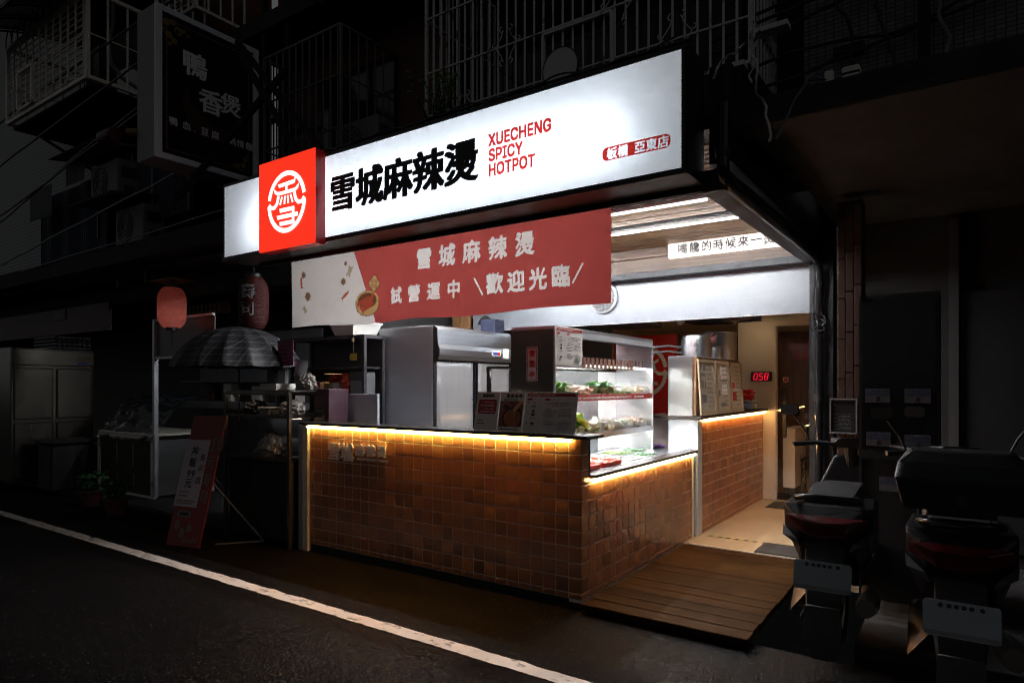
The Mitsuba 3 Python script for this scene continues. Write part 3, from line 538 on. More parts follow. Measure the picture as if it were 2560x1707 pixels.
def tub(name, label, y0, y1, z, hh, fill, mat, x0=-.60, x1=-.385):
    k = thing(name, label, 'tub of food'); x0 += .0
    q = lambda z_, s: Polygon([(x0 - s, y0 - s), (x1 + s, y0 - s), (x1 + s, y1 + s), (x0 - s, y1 + s)])
    ent('tub', J(B(x0, x1, y0, y1, z, z + .003), B(x0, x0 + .003, y0, y1, z + .003, z + hh), B(x1 - .003, x1, y0, y1, z + .003, z + hh), B(x0 + .003, x1 - .003, y0, y0 + .003, z + .003, z + hh), B(x0 + .003, x1 - .003, y1 - .003, y1, z + .003, z + hh)), 'm_clear', k)
    ent('rim', J(B(x0 - .006, x1 + .006, y0 - .006, y0, z + hh, z + hh + .004), B(x0 - .006, x1 + .006, y1, y1 + .006, z + hh, z + hh + .004), B(x1, x1 + .006, y0, y1, z + hh, z + hh + .004), B(x0 - .006, x0, y0, y1, z + hh, z + hh + .004)), 'm_clear', k)
    for i, (m, mm) in enumerate(zip(fill, mat)): ent('food', m, mm, k, smooth=35)
A = 1.3485; D_ = 1.0415; xm = -.49
tub('greens_tub', 'clear tub heaped with long green onions, nearest on the upper shelf', .25, .60, A, .07, [sticks((xm, .42, A + .02), .15, .16, .075, 150, .20, .0045, 1), leafy((xm, .42, A + .012), .16, .28, .035, 60, .035, 2)], ['m_leaf', 'm_leaf_dark'])
tub('meat_tub', 'clear tub of reddish meat on the upper shelf', .645, .925, A, .075, [chunks((xm, .785, A + .018), .16, .22, .05, 90, .024, 3)], ['m_meat'])
tub('broccoli_tub', 'clear tub of dark green leaves on the upper shelf', .97, 1.29, A, .075, [leafy((xm, 1.13, A + .015), .16, .26, .07, 110, .05, 4), leafy((xm, 1.13, A + .02), .15, .24, .09, 40, .045, 5)], ['m_leaf_dark', 'm_leaf'])
tub('peas_tub', 'clear tub with pale food and green pieces on the upper shelf', 1.335, 1.63, A, .07, [chunks((xm, 1.48, A + .014), .17, .25, .02, 120, .012, 6), chunks((xm, 1.48, A + .035), .15, .22, .012, 50, .02, 7)], ['m_leaf', 'm_veg_white'])
tub('tofu_tub', 'clear tub of golden fried pieces, farthest on the upper shelf', 1.68, 1.95, A, .075, [chunks((xm, 1.81, A + .015), .16, .2, .05, 80, .022, 8, (1, .8, .6))], ['m_tofu'])
tub('lettuce_tub', 'clear tub overflowing with pale green lettuce on the lower shelf', .40, .72, D_, .075, [leafy((xm, .56, D_ + .05), .15, .24, .10, 46, .12, 9, .6, 1.0), leafy((xm + .03, .62, D_ + .03), .12, .18, .07, 40, .07, 10)], ['m_leaf_light', 'm_leaf'])
tub('cabbage_tub', 'clear tub of shredded pale cabbage and greens on the lower shelf', .77, 1.06, D_, .075, [leafy((xm, .91, D_ + .015), .16, .22, .08, 80, .05, 11), leafy((xm, .91, D_ + .02), .16, .22, .04, 50, .045, 12)], ['m_veg_white', 'm_leaf'])
tub('enoki_tub', 'clear tub of thin white mushrooms on the lower shelf', 1.10, 1.36, D_, .075, [sticks((xm, 1.23, D_ + .03), .15, .14, .06, 120, .12, .003, 13), chunks((xm, 1.23, D_ + .01), .15, .2, .02, 30, .02, 14)], ['m_veg_white', 'm_tofu'])
tub('mixed_tub', 'clear tub of pale and green chopped vegetables on the lower shelf', 1.40, 1.62, D_, .075, [chunks((xm, 1.51, D_ + .014), .16, .17, .055, 70, .02, 15), leafy((xm, 1.51, D_ + .03), .15, .16, .045, 30, .04, 16)], ['m_veg_white', 'm_leaf'])
tub('mushroom_tub', 'clear tub of brown mushrooms, farthest on the lower shelf', 1.66, 1.94, D_, .075, [chunks((xm, 1.80, D_ + .015), .16, .22, .065, 80, .022, 17, (1, 1, .5))], ['m_mushroom'])
# steel bowls behind the case
k = thing('bowl_stack', 'stack of steel mixing bowls behind the display case', 'bowls')
for i in range(4): ent('bowl', lathe([(.03, 0), (.10, .03), (.155, .09), (.175, .15), (.180, .152), (.17, .148), (.15, .088), (.09, .034), (.0, .008)], 32, (-1.05, 1.15, 1.60 + .016 * i)), 'm_steel', k, smooth=40)
solo('back_shelf', 'dark steel kitchen shelf behind the display case', 'shelf', J(B(-1.35, -.80, .7, 1.9, 1.575, 1.595), B(-1.35, -1.32, .7, .73, .0, 1.575), B(-1.35, -1.32, 1.87, 1.9, .0, 1.575), B(-1.35, -.8, .7, 1.9, .9, .92)), 'm_dark_steel')
# worktop: red trays, tongs, sunken pans
def tray(y0, y1, label, seed):
    k = thing('red_tray', label, 'tray'); x0, x1, z = -.47, -.115, .8215
    rim = rrect(x0, x1, y0, y1, .03); inn = rrect(x0 + .022, x1 - .022, y0 + .022, y1 - .022, .02)
    ent('tray', J(ext(inn, .004, (0, 0, z), (X_, Y_)), ext(rim.difference(inn), .030, (0, 0, z), (X_, Y_))), 'm_plastic_red', k)
    ent('handle', B(x1 - .012, x1 + .014, (y0 + y1) / 2 - .05, (y0 + y1) / 2 + .05, z + .012, z + .036, .005), 'm_plastic_red', k)
    k2 = thing('food_portion', ('pale chopped food in the nearer red tray', 'pale chopped food in the farther red tray')[seed], 'food')
    ent('food', chunks(((x0 + x1) / 2 - .02, (y0 + y1) / 2, z + .008), .22, y1 - y0 - .12, .012, 60, .016, 30 + seed), 'm_veg_white', k2, smooth=35)
tray(.20, .50, 'red plastic tray nearest the corner of the worktop', 0); tray(.54, .86, 'red plastic tray farther along the worktop', 1)
def tongs(o, a, label):
    k = thing('tongs', label, 'tongs'); d = np.array([math.cos(a), math.sin(a), 0]); s = np.array([-d[1], d[0], 0])
    for q in (1, -1): ent('arm', J(bar(np.array(o) + s * .004 * q, np.array(o) + d * .13 + s * .022 * q + [0, 0, .02], .012, .003), bar(np.array(o) + d * .13 + s * .022 * q + [0, 0, .02], np.array(o) + d * .22 + s * .01 * q + [0, 0, .0], .016, .003)), 'm_steel', k)
    ent('grip', B(-.012, .012, -.012, .012, -.005, .005, .003).apply_translation(o), 'm_rubber', k)
tongs((-.20, .30, .885), -1.4, 'steel tongs with black grips lying on the nearer red tray'); tongs((-.30, .66, .875), .3, 'steel tongs lying across the farther red tray')
for i, (x0, x1, y0, y1, mt, lb, n) in enumerate(((-.60, -.36, 1.02, 1.30, 'm_veg_white', 'steel pan of white food sunk in the worktop', 50), (-.33, -.13, 1.02, 1.30, 'm_veg_white', 'empty looking steel pan near the edge of the worktop', 4), (-.60, -.36, 1.36, 1.62, 'm_leaf', 'steel pan of chopped spring onion sunk in the worktop', 90), (-.33, -.13, 1.36, 1.62, 'm_leaf_dark', 'steel pan of dark herbs near the edge of the worktop', 60), (-.58, -.34, 1.68, 1.90, 'm_leaf_dark', 'steel pan of dark green leaves at the far end of the worktop', 60))):
    k = thing('steel_pan', lb, 'pan'); r1 = rrect(x0, x1, y0, y1, .02); r2 = rrect(x0 + .014, x1 - .014, y0 + .014, y1 - .014, .016)
    ent('rim', ext(r1.difference(r2), .006, (0, 0, .820), (X_, Y_)), 'm_steel', k); ent('base', ext(r2, .001, (0, 0, .8200), (X_, Y_)), 'm_dark_steel', k)
    ent('food', chunks(((x0 + x1) / 2, (y0 + y1) / 2, .823), x1 - x0 - .05, y1 - y0 - .06, .006, n, .013, 50 + i), mt, k, smooth=35)

# ================================================================ fridge and kitchen
fr_ = thing('steel_fridge', 'tall stainless steel two door upright fridge behind the front counter', 'fridge')
FX0, FX1, FY0, FY1, FZ = -2.915, -2.165, .90, 2.15, 2.015
ent('cabinet', B(FX0, FX1, FY0, FY1, .10, FZ, .006), 'm_blue_steel', fr_)
ent('hood', ext(Polygon([(0, 0), (.055, .0), (.075, .045), (.075, .10), (.055, .145), (.045, .29), (0, .33)]), FY1 - FY0 - .01, (FX1 + .001, FY1 - .005, 1.685), (X_, Z_)), 'm_brushed', fr_)
ent('hood_end', J(ext(Polygon([(0, -.005), (.06, -.005), (.082, .043), (.082, .102), (.060, .148), (.050, .30), (0, .335)]), .0045, (FX1 + .001, FY0 + .0045, 1.685), (X_, Z_)), ext(Polygon([(0, -.005), (.06, -.005), (.082, .043), (.082, .102), (.060, .148), (.050, .30), (0, .335)]), .0045, (FX1 + .001, FY1, 1.685), (X_, Z_))), 'm_black', fr_)
ent('gasket', B(FX1 + .001, FX1 + .012, FY0 + .002, FY1 - .002, .12, 1.68), 'm_black', fr_)
for a, b in ((FY0 + .035, FY0 + .585), (FY0 + .665, FY1 - .03)):
    for z0_, z1_ in ((.93, 1.665), (.14, .91)): ent('door', grid(lambda u, v: (FX1 + .016 + .012 * np.minimum(1, np.minimum(u, 1 - u) * 14) * np.minimum(1, np.minimum(v, 1 - v) * 20) + .0014 * np.sin(v * 9 + a * 7) , a + (b - a) * u, z0_ + (z1_ - z0_) * v), 28, 40), 'm_door_steel', fr_, smooth=True)
ent('door_post', J(B(FX1 + .013, FX1 + .032, FY0 + .60, FY0 + .615, .14, 1.66), B(FX1 + .013, FX1 + .032, FY0 + .635, FY0 + .65, .14, 1.66)), 'm_black_gloss', fr_)
ent('brand_plate', J(ext(rrect(.83, .99, 0, .055, .012), .002, (FX1 + .0765, FY0, 1.745), RIGHT)), 'm_white', fr_, label='small white badge'); P('badge_blue', (.05, .07, .25), .5)
ent('badge_print', J(ext(sbox(.85, .012, .93, .043), .001, (FX1 + .079, FY0, 1.745), RIGHT)), 'm_badge_blue', fr_); ent('badge_print', ext(sbox(.932, .012, .972, .043), .001, (FX1 + .079, FY0, 1.745), RIGHT), 'm_bright_red', fr_)
ent('sticker', ext(sbox(1.03, -.02, 1.14, .09), .001, (FX1 + .0765, FY0, 1.745), RIGHT), 'm_paper', fr_)
ent('feet', J([C((x, y_, 0), (x, y_, .1), .025, 8) for x in (FX0 + .06, FX1 - .06) for y_ in (FY0 + .06, FY1 - .06)]), 'm_black', fr_)
solo('steel_partition', 'pale blue grey steel partition left of the fridge behind the counter', 'partition', J(B(-3.13, -2.50, .50, .53, .0, 1.352, .004)), 'm_blue_steel')
struct('kitchen_floor', B(-3.2, -.013, .12, 4.62, -.2, -.001), 'm_concrete')
kw = thing('kitchen_walls', 'dark tiled kitchen walls behind the fridge and display case', 'wall')
ent('wall', B(-4.2, -1.75, 3.9, 3.95, 0, 3.2), 'm_kitchen_wall', kw); ent('ceiling', B(-3.2, 1.0, 2.54, 4.6, 2.30, 2.34), 'm_cream', kw); ent('wall', B(-3.25, -3.2, 2.5, 3.9, 0, 3.0), 'm_kitchen_wall', kw)
k = thing('kitchen_lamp', 'round bulb lamp glowing above the far corner of the fridge', 'lamp'); ent('shade', lathe([(.02, .1), (.07, .06), (.10, 0)], 20, (-2.62, 2.30, 2.16)), 'm_black', k, smooth=40); ent('bulb', ball((-2.62, 2.30, 2.14), .05, 2), 'm_white', k, emitter=glow((.45, .26, .10), .3))
solo('blue_box', 'dark blue box on top of the fridge below the banner', 'box', B(-2.42, -2.22, 1.95, 2.13, 2.02, 2.17, .006), P('dark_blue', (.010, .012, .03), .5))
# ceiling things in the kitchen
k = thing('ceiling_cassette', 'black ceiling unit hanging below the kitchen ceiling', 'ceiling unit'); ent('body', B(-1.35, -.80, 2.75, 3.3, 2.10, 2.29, .01), 'm_black', k)
k = thing('covered_unit', 'ceiling unit wrapped in crumpled dark plastic with a pale nozzle', 'ceiling unit'); m = trimesh.creation.icosphere(4); m.vertices = m.vertices * [.42, .35, .10] * (1 + .5 * (meshkit.fbm(m.vertices * 3.5, 4, 3) - .5))[:, None] + [-.15, 3.2, 2.20]
ent('wrap', m, 'm_black_gloss', k, smooth=35); ent('nozzle', C((-.44, 2.98, 2.14), (-.43, 2.90, 2.115), .035, 14), 'm_cream', k); ent('frame', B(-.2, .32, 3.3, 3.34, 2.12, 2.29), 'm_charcoal', k)
# ---------------------------------------------------------------- cabinet with framed menus and pots
cb = thing('plate_cabinet', 'tall steel and wood cabinet standing on the cashier counter', 'cabinet')
ent('end_panel', B(-.285, -.036, 2.20, 2.212, .824, 1.712, .002), 'm_steel', cb, label='shiny steel panel facing the street')
ent('body', B(-.28, -.004, 2.2125, 3.60, 1.1435, 1.700, .002), 'm_warm_wood', cb); ent('foot', B(-.28, -.045, 2.2125, 2.29, .83, 1.110), 'm_charcoal', cb)
ent('top', B(-.285, .004, 2.2125, 3.62, 1.7015, 1.716, .002), 'm_alu', cb)
P('frame_wood', (.42, .31, .20), .5); P('menu_paper', (.44, .38, .29), .45)
for i, (a, b, lb) in enumerate(((2.086, 2.560, 'pale framed menu with sausages and sauces, nearest of three on the cabinet'), (2.596, 3.035, 'pale framed menu with white panels, middle of three on the cabinet'), (3.072, 3.497, 'pale framed menu with a small red stamp, farthest of three on the cabinet'))):
    k = thing('framed_menu', lb, 'menu'); a += .08; b += .08; lz = 1.1435; hh = .54; L = b - a
    o = np.array([.052, a, lz]); uv = (Y_, np.array([-.065, 0, 1.0]) / math.hypot(.065, 1)); e = np.cross(*uv)
    ent('frame', J([put(B(0, L, 0, .030, 0, .016), o, uv), put(B(0, L, hh - .030, hh, 0, .016), o, uv), put(B(0, .030, .031, hh - .031, 0, .016), o, uv), put(B(L - .030, L, .031, hh - .031, 0, .016), o, uv)]), 'm_frame_wood', k)
    ent('sheet', put(B(.031, L - .031, .031, hh - .031, .002, .006), o, uv), 'm_menu_paper', k)
    r = np.random.default_rng(60 + i)
    if i == 0: sh_ = [sbox(.06, .44, .11, .49), sbox(.14, .43, .2, .49), sbox(.06, .38, .2, .41), sbox(.07, .12, .2, .2)] + [rrect(.07 + .05 * q, .10 + .05 * q, .26, .34, .012) for q in range(3)]
    elif i == 1: sh_ = [sbox(.15, .33, .36, .345), sbox(.03 + .01, .18, .13, .24), sbox(.12, .07, .3, .11)]
    else: sh_ = [rrect(.06, .16, .26, .32, .01), sbox(.05, .12, .2, .22)]
    ent('print', ext(unary_union(sh_), .0006, o + e * .0065, uv), ('m_print_grey', 'm_print_grey', 'm_print_red')[i], k)
    if i == 1: ent('print', ext(unary_union([sbox(.16, .35, .37, .48), sbox(.18, .2, .36, .30)]), .0006, o + e * .0065, uv), 'm_print_white', k)
    ent('print', ext(dashes([(.22 * L / .47, y_, .16) for y_ in np.arange(.08, .49, .045)], 1, .009, 70 + i), .0006, o + e * .0068, uv), 'm_print_grey', k)
# pots on the cabinet
k = thing('saucepan_stack', 'stack of upturned steel saucepans with long handles on the cabinet', 'pans')
for i, zz in enumerate((1.7175, 1.775)):
    ent('pan', lathe([(.150, 0), (.152, .10), (.135, .165), (.11, .172), (0, .174)], 32, (-.18, 2.70, zz)), 'm_steel', k, smooth=40)
    ent('handle', tube([(-.30, 2.60, zz + .05), (-.40, 2.50, zz + .065), (-.62, 2.36, zz + .035)], [.012, .010, .014], 8), 'm_steel', k, smooth=40)
k = thing('stock_pot', 'tall steel stock pot with loop handles, farthest on the cabinet', 'pot')
ent('pot', lathe([(0, 0), (.205, 0), (.21, .006), (.21, .29), (.218, .296), (.205, .297), (.203, .02)], 40, (-.16, 3.33, 1.7175)), 'm_steel', k, smooth=40)
for s in (1, -1): ent('handle', tube([(-.16 + .05 * s * 0, 3.33 + s * .21, 1.96), (-.10, 3.33 + s * .26, 2.0), (-.16, 3.33 + s * .285, 2.01), (-.22, 3.33 + s * .26, 2.0), (-.18, 3.33 + s * .21, 1.96)], .009, 8), 'm_steel', k, smooth=40)
solo('small_pot', 'small steel pot between the saucepans and the stock pot', 'pot', lathe([(0, 0), (.085, 0), (.088, .10), (.07, .125), (0, .128)], 28, (-.07, 2.95, 1.7175)), 'm_steel', smooth=40)
# scale with a red ornament, card
k = thing('counter_scale', 'blue grey electronic scale on the far end of the cashier counter', 'scale'); P('scale_blue', (.18, .22, .29), .4)
ent('body', B(-.24, .02, 4.02, 4.30, 1.1435, 1.225, .015), 'm_scale_blue', k); ent('pan', B(-.26, .04, 3.98, 4.36, 1.238, 1.246, .003), 'm_alu', k); ent('stem', C((-.11, 4.16, 1.222), (-.11, 4.16, 1.239), .04, 10), 'm_black', k); ent('display', ext(rrect(0, .09, 0, .055, .006), .004, (.0205, 4.19, 1.155), RIGHT), 'm_paper', k)
k = thing('red_ornament', 'bunch of red flowers and ribbons standing on the scale', 'ornament')
ent('flowers', leafy((-.08, 4.15, 1.262), .16, .24, .10, 90, .055, 81), 'm_bright_red', k); ent('berries', chunks((-.06, 4.15, 1.262), .12, .2, .09, 30, .016, 82, (1, 1, 1)), 'm_tofu', k, smooth=35); ent('stick', C((-.06, 4.2, 1.28), (-.05, 4.22, 1.40), .004, 5), 'm_black', k)
solo('card', 'white card leaning behind the red flowers on the scale', 'card', put(B(0, .24, 0, .16, 0, .003), (-.19, 4.10, 1.30), (Y_, Z_)), 'm_white')

# ================================================================ back wall, door, dining room
bw = thing('entrance_wall', 'beige plastered wall at the back of the entrance with a glass door', 'wall')
ent('wall', J(B(-.306, .165, 4.63, 4.75, 0, 2.30), B(.165, 1.19, 4.632, 4.75, 2.18, 2.30)), 'm_plaster', bw)
ent('wall', B(1.13, 1.20, 2.665, 4.63, 0, 2.4), 'm_plaster', bw)
ent('ceiling', B(1.005, 1.19, 2.67, 4.625, 2.32, 2.35), 'm_plaster', bw)
k = thing('glass_door', 'glass door with a long black handle beside the beige wall', 'door')
ent('pane', B(.172, 1.12, 4.668, 4.668, .012, 2.176), 'm_pane', k); ent('frame', J(B(.166, .176, 4.655, 4.68, .0, 2.179), B(.177, 1.12, 4.655, 4.68, 2.172, 2.1795)), 'm_alu', k); ent('handle', B(.249, .300, 4.60, 4.625, .78, 1.405, .004), 'm_black', k); ent('hinge', B(.178, .34, 4.652, 4.685, .004, .085), 'm_black_gloss', k)
ent('notice', J(ext(rrect(0, .062, 0, .058, .006).difference(rrect(.005, .057, .005, .053, .003)), .001, (.246, 4.664, 1.475))), 'm_print_white', k, label='small red square sticker'); ent('notice', ext(rrect(.006, .056, .006, .052, .003), .001, (.246, 4.664, 1.475)), 'm_print_red', k)
k = thing('number_clock', 'black digital queue display with red digits on the beige wall', 'display')
ent('case', B(-.133, .125, 4.595, 4.629, 1.484, 1.607, .004), 'm_black', k)
SEG = {'0': 'abcdef', '5': 'afgcd', '8': 'abcdefg'}
def seg7(ch, w=.040, h=.078, t=.0065):
    S = {'a': [(0, h), (w, h)], 'b': [(w, h), (w, h/2)], 'c': [(w, h/2), (w, 0)], 'd': [(0, 0), (w, 0)], 'e': [(0, 0), (0, h/2)], 'f': [(0, h/2), (0, h)], 'g': [(0, h/2), (w, h/2)]}
    return aff.skew(unary_union([LineString(aff.scale(LineString(S[q]), .84 if S[q][0][1] == S[q][1][1] else 1, .84 if S[q][0][0] == S[q][1][0] else 1).coords).buffer(t / 2, cap_style=1) for q in SEG[ch]]), xs=8, origin=(0, 0))
for i, ch in enumerate('058'): ent('digit', ext(seg7(ch), .002, (-.098 + i * .066, 4.5915, 1.506)), 'm_bright_red', k, emitter=glow((1.3, .015, .06), .2))
dr_ = thing('dining_room', 'dim warm dining room seen through the door and the kitchen opening', 'room')
ent('wood_wall', B(.9, 1.0, 4.8, 9.5, 0, 3.0), 'm_warm_wood', dr_); ent('wood_wall', B(-2.6, 1.0, 9.0, 9.1, 0, 3.0), 'm_warm_wood', dr_); ent('ceiling', B(-3, 1.0, 4.76, 9, 2.45, 2.5), 'm_cream', dr_); ent('floor_slab', B(-3, 1.9, 4.625, 9, -.2, -.004), 'm_floor', dr_); ent('wall', B(-2.7, -2.6, 4, 9, 0, 2.5), 'm_plaster', dr_)
ent('wall_light', led(5.2, 8.6, 'y', .885, 1.22, .006, .012, 5), 'm_white', dr_, emitter=glow((3.2, 1.5, .5), .5), label='warm light strip along the wooden wall'); ent('half_wall', B(.87, .899, 4.9, 8.8, 0, 1.19), 'm_warm_wood', dr_)
for i, (x, yy) in enumerate(((.35, 6.0), (-.6, 6.6), (-1.1, 5.4), (.3, 7.6))):
    solo('downlight', ('small warm ceiling spot above the dining table behind the glass door', 'small warm ceiling spot farther back behind the kitchen opening', 'small warm ceiling spot just behind the red wall banner', 'small warm ceiling spot deepest in the dining room')[i], 'lamp', lathe([(0, 0), (.045, 0)], 16, (x, yy, 2.447)), 'm_white', group='small warm ceiling spots in the dining room', emitter=glow((DINE, DINE * .66, DINE * .34), .6))
k = thing('air_conditioner', 'white wall air conditioner high in the dining room behind the door', 'air conditioner'); ent('case', B(.45, .86, 5.9, 6.15, 1.98, 2.30, .04), 'm_white', k); ent('slot', B(.49, .84, 5.892, 5.905, 2.005, 2.03), 'm_black', k)
k = thing('dining_table', 'wooden dining table behind the glass door', 'table'); ent('top', B(.37, .86, 5.6, 6.3, .90, .93), 'm_warm_wood', k); ent('leg', B(.58, .66, 5.9, 5.98, 0, .899), 'm_black', k)
k = thing('bar_stool', 'black metal stool under the dining table', 'stool')
ent('seat', B(.34, .62, 5.2, 5.5, .44, .465), 'm_black', k)
for x, yy in ((.36, 5.22), (.60, 5.22), (.36, 5.48), (.60, 5.48)): ent('leg', C((x, yy, 0), (x, yy, .44), .011, 6), 'm_black', k)
ent('rail', J([C((.36, 5.22, .2), (.60, 5.22, .2), .007, 6), C((.36, 5.22, .33), (.60, 5.22, .33), .007, 6)]), 'm_black', k)
m = ball((.74, 5.75, 1.03), .11, 3, (.8, .8, 1)); m.vertices += .02 * (meshkit.fbm(m.vertices * 16, 3) - .5)[:, None]
solo('plastic_bag', 'clear yellowish plastic bag standing on the dining table', 'bag', m, 'm_cream', smooth=35)
k = thing('white_cabinet', 'pale panelled low cabinet just behind the glass door', 'cabinet'); ent('body', B(.19, .34, 4.9, 5.6, .12, .88, .004), 'm_cream', k); ent('base', B(.2, .33, 4.91, 5.59, 0, .119), 'm_black', k)
# red wall hanging with the round emblem
k = thing('red_wall_banner', 'red wall banner with a round white emblem behind the cashier counter', 'banner')
ent('cloth', B(-2.35, -1.28, 5.0, 5.012, .93, 2.17), 'm_bright_red', k); ent('emblem', ext(aff.scale(EMB, .385, .385, origin=(0, 0)), .002, (-1.80, 4.997, 1.64)), 'm_print_white', k)
solo('wood_counter', 'plain pale wooden board below the red wall banner', 'board', B(-2.3, -1.2, 4.98, 5.04, 0, .92), 'm_frame_wood')
solo('purple_cloth', 'purple cloth lying at the far end of the worktop', 'cloth', ball((-.40, 2.2, .835), .07, 2, (1.2, .8, .25)), P('purple', (.16, .05, .22), .8), smooth=40)
solo('black_pan', 'black pan at the far end of the worktop', 'pan', lathe([(0, 0), (.12, 0), (.14, .03), (.13, .03), (.11, .006), (0, .006)], 28, (-.48, 2.13, .8195)), 'm_black', smooth=40)
# lamps that light the entrance and kitchen (recessed, out of the opening's top edge)
for i, (x, yy, zz, c, lb) in enumerate(((-.02, 4.36, 2.298, WALL, 'recessed warm spot over the beige wall'), (.45, 3.7, 2.318, WALL * .25, 'recessed warm spot over the entrance floor'), (-1.35, 4.3, 2.298, WALL * 1.2, 'recessed warm spot over the cashier'))):
    k = solo('ceiling_spot', lb, 'lamp', lathe([(0, 0), (.04, 0)], 16, (x, yy, zz)), 'm_white', emitter=glow((c, c * .72, c * .42), 1))

# ================================================================ buildings above
def f_mosaic(p, n, uv):
    h = dr.select(dr.abs(n.x) > .5, p.y, p.x); u, v = h / .048, p.z / .026; fu, fv = u - dr.floor(u), v - dr.floor(v)
    j = dr.select((fu < .14) | (fv < .22), 1.0, 0.0)
    return mix(mix((.20, .205, .20), (.31, .31, .30), cell_rand(u, v, 3)) * (.55 + .6 * fbm(p.x * .9, p.y * .9, p.z * .7)), (.05, .05, .05), j)
def f_redtile(p, n, uv):
    v = p.z / .068; u = dr.select(dr.abs(n.x) > .5, p.y, p.x) / .235 + .5 * (dr.floor(v) - 2 * dr.floor(v / 2)); fu, fv = u - dr.floor(u), v - dr.floor(v)
    j = dr.select((fu < .04) | (fv < .12), 1.0, 0.0)
    return mix(mix((.13, .032, .022), (.20, .055, .040), cell_rand(u, v, 1)) * (.6 + .6 * fbm(p.x * .8, p.y, p.z * .8)), (.04, .025, .02), j)
def jr(f): return lambda p, n, uv: mi.luminance(f(p, n, uv))
P('mosaic', mikit.proc(f_mosaic), .5, bump=(lambda p, n, uv: mi.luminance(f_mosaic(p, n, uv)), .004, 4e-3)); P('red_tile', mikit.proc(f_redtile), .5)
P('grey_tile', mikit.proc(lambda p, n, uv: mix((.19, .20, .205), (.33, .335, .33), smoothstep(.2, .5, dr.abs(p.z / .06 - dr.floor(p.z / .06) - .5) * 2) * (.5 + .5 * fbm(p.x, p.y, p.z)))), .55)
P('bar_white', mikit.proc(lambda p, n, uv: mix((.66, .65, .62), (.20, .13, .08), smoothstep(.60, .78, fbm(p.x * 9, p.y * 9, p.z * 7)))), .5); P('bar_dim', (.16, .15, .14), .6); P('bar_cream', mikit.proc(lambda p, n, uv: mix((.82, .77, .66), (.25, .17, .11), smoothstep(.64, .8, fbm(p.x * 7, p.y * 7, p.z * 6)))), .45)  # second bar paint is darkened: shade put into its colour
P('rust', (.018, .012, .010), .85); P('ac_white', (.20, .195, .185), .6); P('glass_dark', (.02, .022, .025), .08); P('blue_sheet', (.022, .032, .06), .5); P('grey_sheet', (.16, .165, .175), .6); P('pipe_grey', (.16, .17, .18), .45)
P('smoke', (.10, .085, .07), .3)
ab = thing('apartment_building', 'dark apartment building with barred windows above the shop', 'building')
WY = .95
ent('wall', J(B(-4.7, -2.05, WY, WY + .3, 2.9, 9)), 'm_red_tile', ab, label='wall clad in dull red tiles')
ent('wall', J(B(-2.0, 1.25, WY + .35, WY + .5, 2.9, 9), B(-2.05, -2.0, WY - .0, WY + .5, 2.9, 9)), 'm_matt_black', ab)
ent('slab', B(-4.6, .95, .30, WY, 5.15, 5.32), 'm_concrete', ab); ent('slab', B(-3.4, 1.2, .0, WY + .5, 2.93, 3.02), 'm_concrete', ab)
ent('window', B(-1.7, .7, WY + .31, WY + .345, 3.5, 4.9), 'm_glass_dark', ab); ent('window', B(-3.9, -2.7, WY - .05, WY - .005, 3.7, 4.8), 'm_glass_dark', ab)
def cage(parent, x0, x1, y0, y1, z0, z1, step, mat, rails, vr=.009, side=True, horiz=None, name='window_grille', post=.022, label=None):
    "a cage of bars in front of a window: corner posts, rails, and every bar a part"
    g = fast_key(f'{parent}__{name}')
    if label: labels[g] = {'label': label}
    P_ = [bar((x, y0, z0), (x, y0, z1), post, post) for x in (x0, x1)] + [bar((x0, y0, z), (x1, y0, z), post, post) for z in (z0, z1)]
    if side: P_ += [bar((x, y0, z), (x, y1, z), post, post) for x in (x0, x1) for z in (z0, z1)] + [bar((x, y1, z0), (x, y1, z1), post * .8, post * .8) for x in (x0, x1)]
    P_ += [bar((x0, y0 - .004, z), (x1, y0 - .004, z), .016, .012) for z in rails] + ([bar((x, y0, z), (x, y1, z), .014, .012) for x in (x0, x1) for z in rails] if side else [])
    scene[g] = mikit.ply(J(P_), mat)
    for x in np.arange(x0 + step, x1 - step * .4, step): ent('bar', C((x, y0, z0), (x, y0, z1), vr, 5), mat, g)
    if side:
        for x in (x0, x1):
            for y in np.arange(y0 + step, y1 - step * .4, step): ent('bar', C((x, y, z0), (x, y, z1), vr, 5), mat, g)
    if horiz:
        for z in np.arange(z0 + horiz, z1 - horiz * .4, horiz): ent('bar', C((x0, y0 + .008, z), (x1, y0 + .008, z), vr * .7, 4), mat, g)
    return g
gx = .30
g1 = cage(ab, -1.68, 1.02, gx, WY + .3, 3.42, 5.1, .0845, 'm_bar_white', (3.70, 4.06, 4.52), label='long cage of thin pale bars above the sign')
# small hinged gate and scrolls of the long cage
ent('gate', J(bar((-.49, gx - .012, 4.03), (.08, gx - .012, 4.03), .03, .02), bar((-.49, gx - .012, 3.45), (-.49, gx - .012, 4.03), .03, .02), bar((.08, gx - .012, 3.45), (.08, gx - .012, 4.03), .035, .02)), 'm_bar_white', g1)
def scroll(x, z, s=.15):
    out = []
    for a in (1, -1):
        for b in (1, -1):
            th = np.linspace(0, 4.6, 18); r = .028 * (1 - th / 6.5)
            c = np.array([x + a * .038, z + b * s * .82]); sp = np.stack([c[0] - a * r * np.cos(th) * -1 * 0 + a * r * np.sin(th), np.full_like(th, gx - .012), c[1] + b * r * np.cos(th)], -1)
            out.append(tube(np.vstack([[(x + a * .105, gx - .012, z)], [(x + a * .05, gx - .012, z + b * s * .45)], sp[::-1]]), .0045, 4))
        th = np.linspace(0, 4.4, 14); r = .022 * (1 - th / 6); out.append(tube(np.stack([x + a * (.115 + r * np.sin(th)), np.full_like(th, gx - .012), z + .02 + r * np.cos(th)], -1), .0042, 4))
    return J(out)
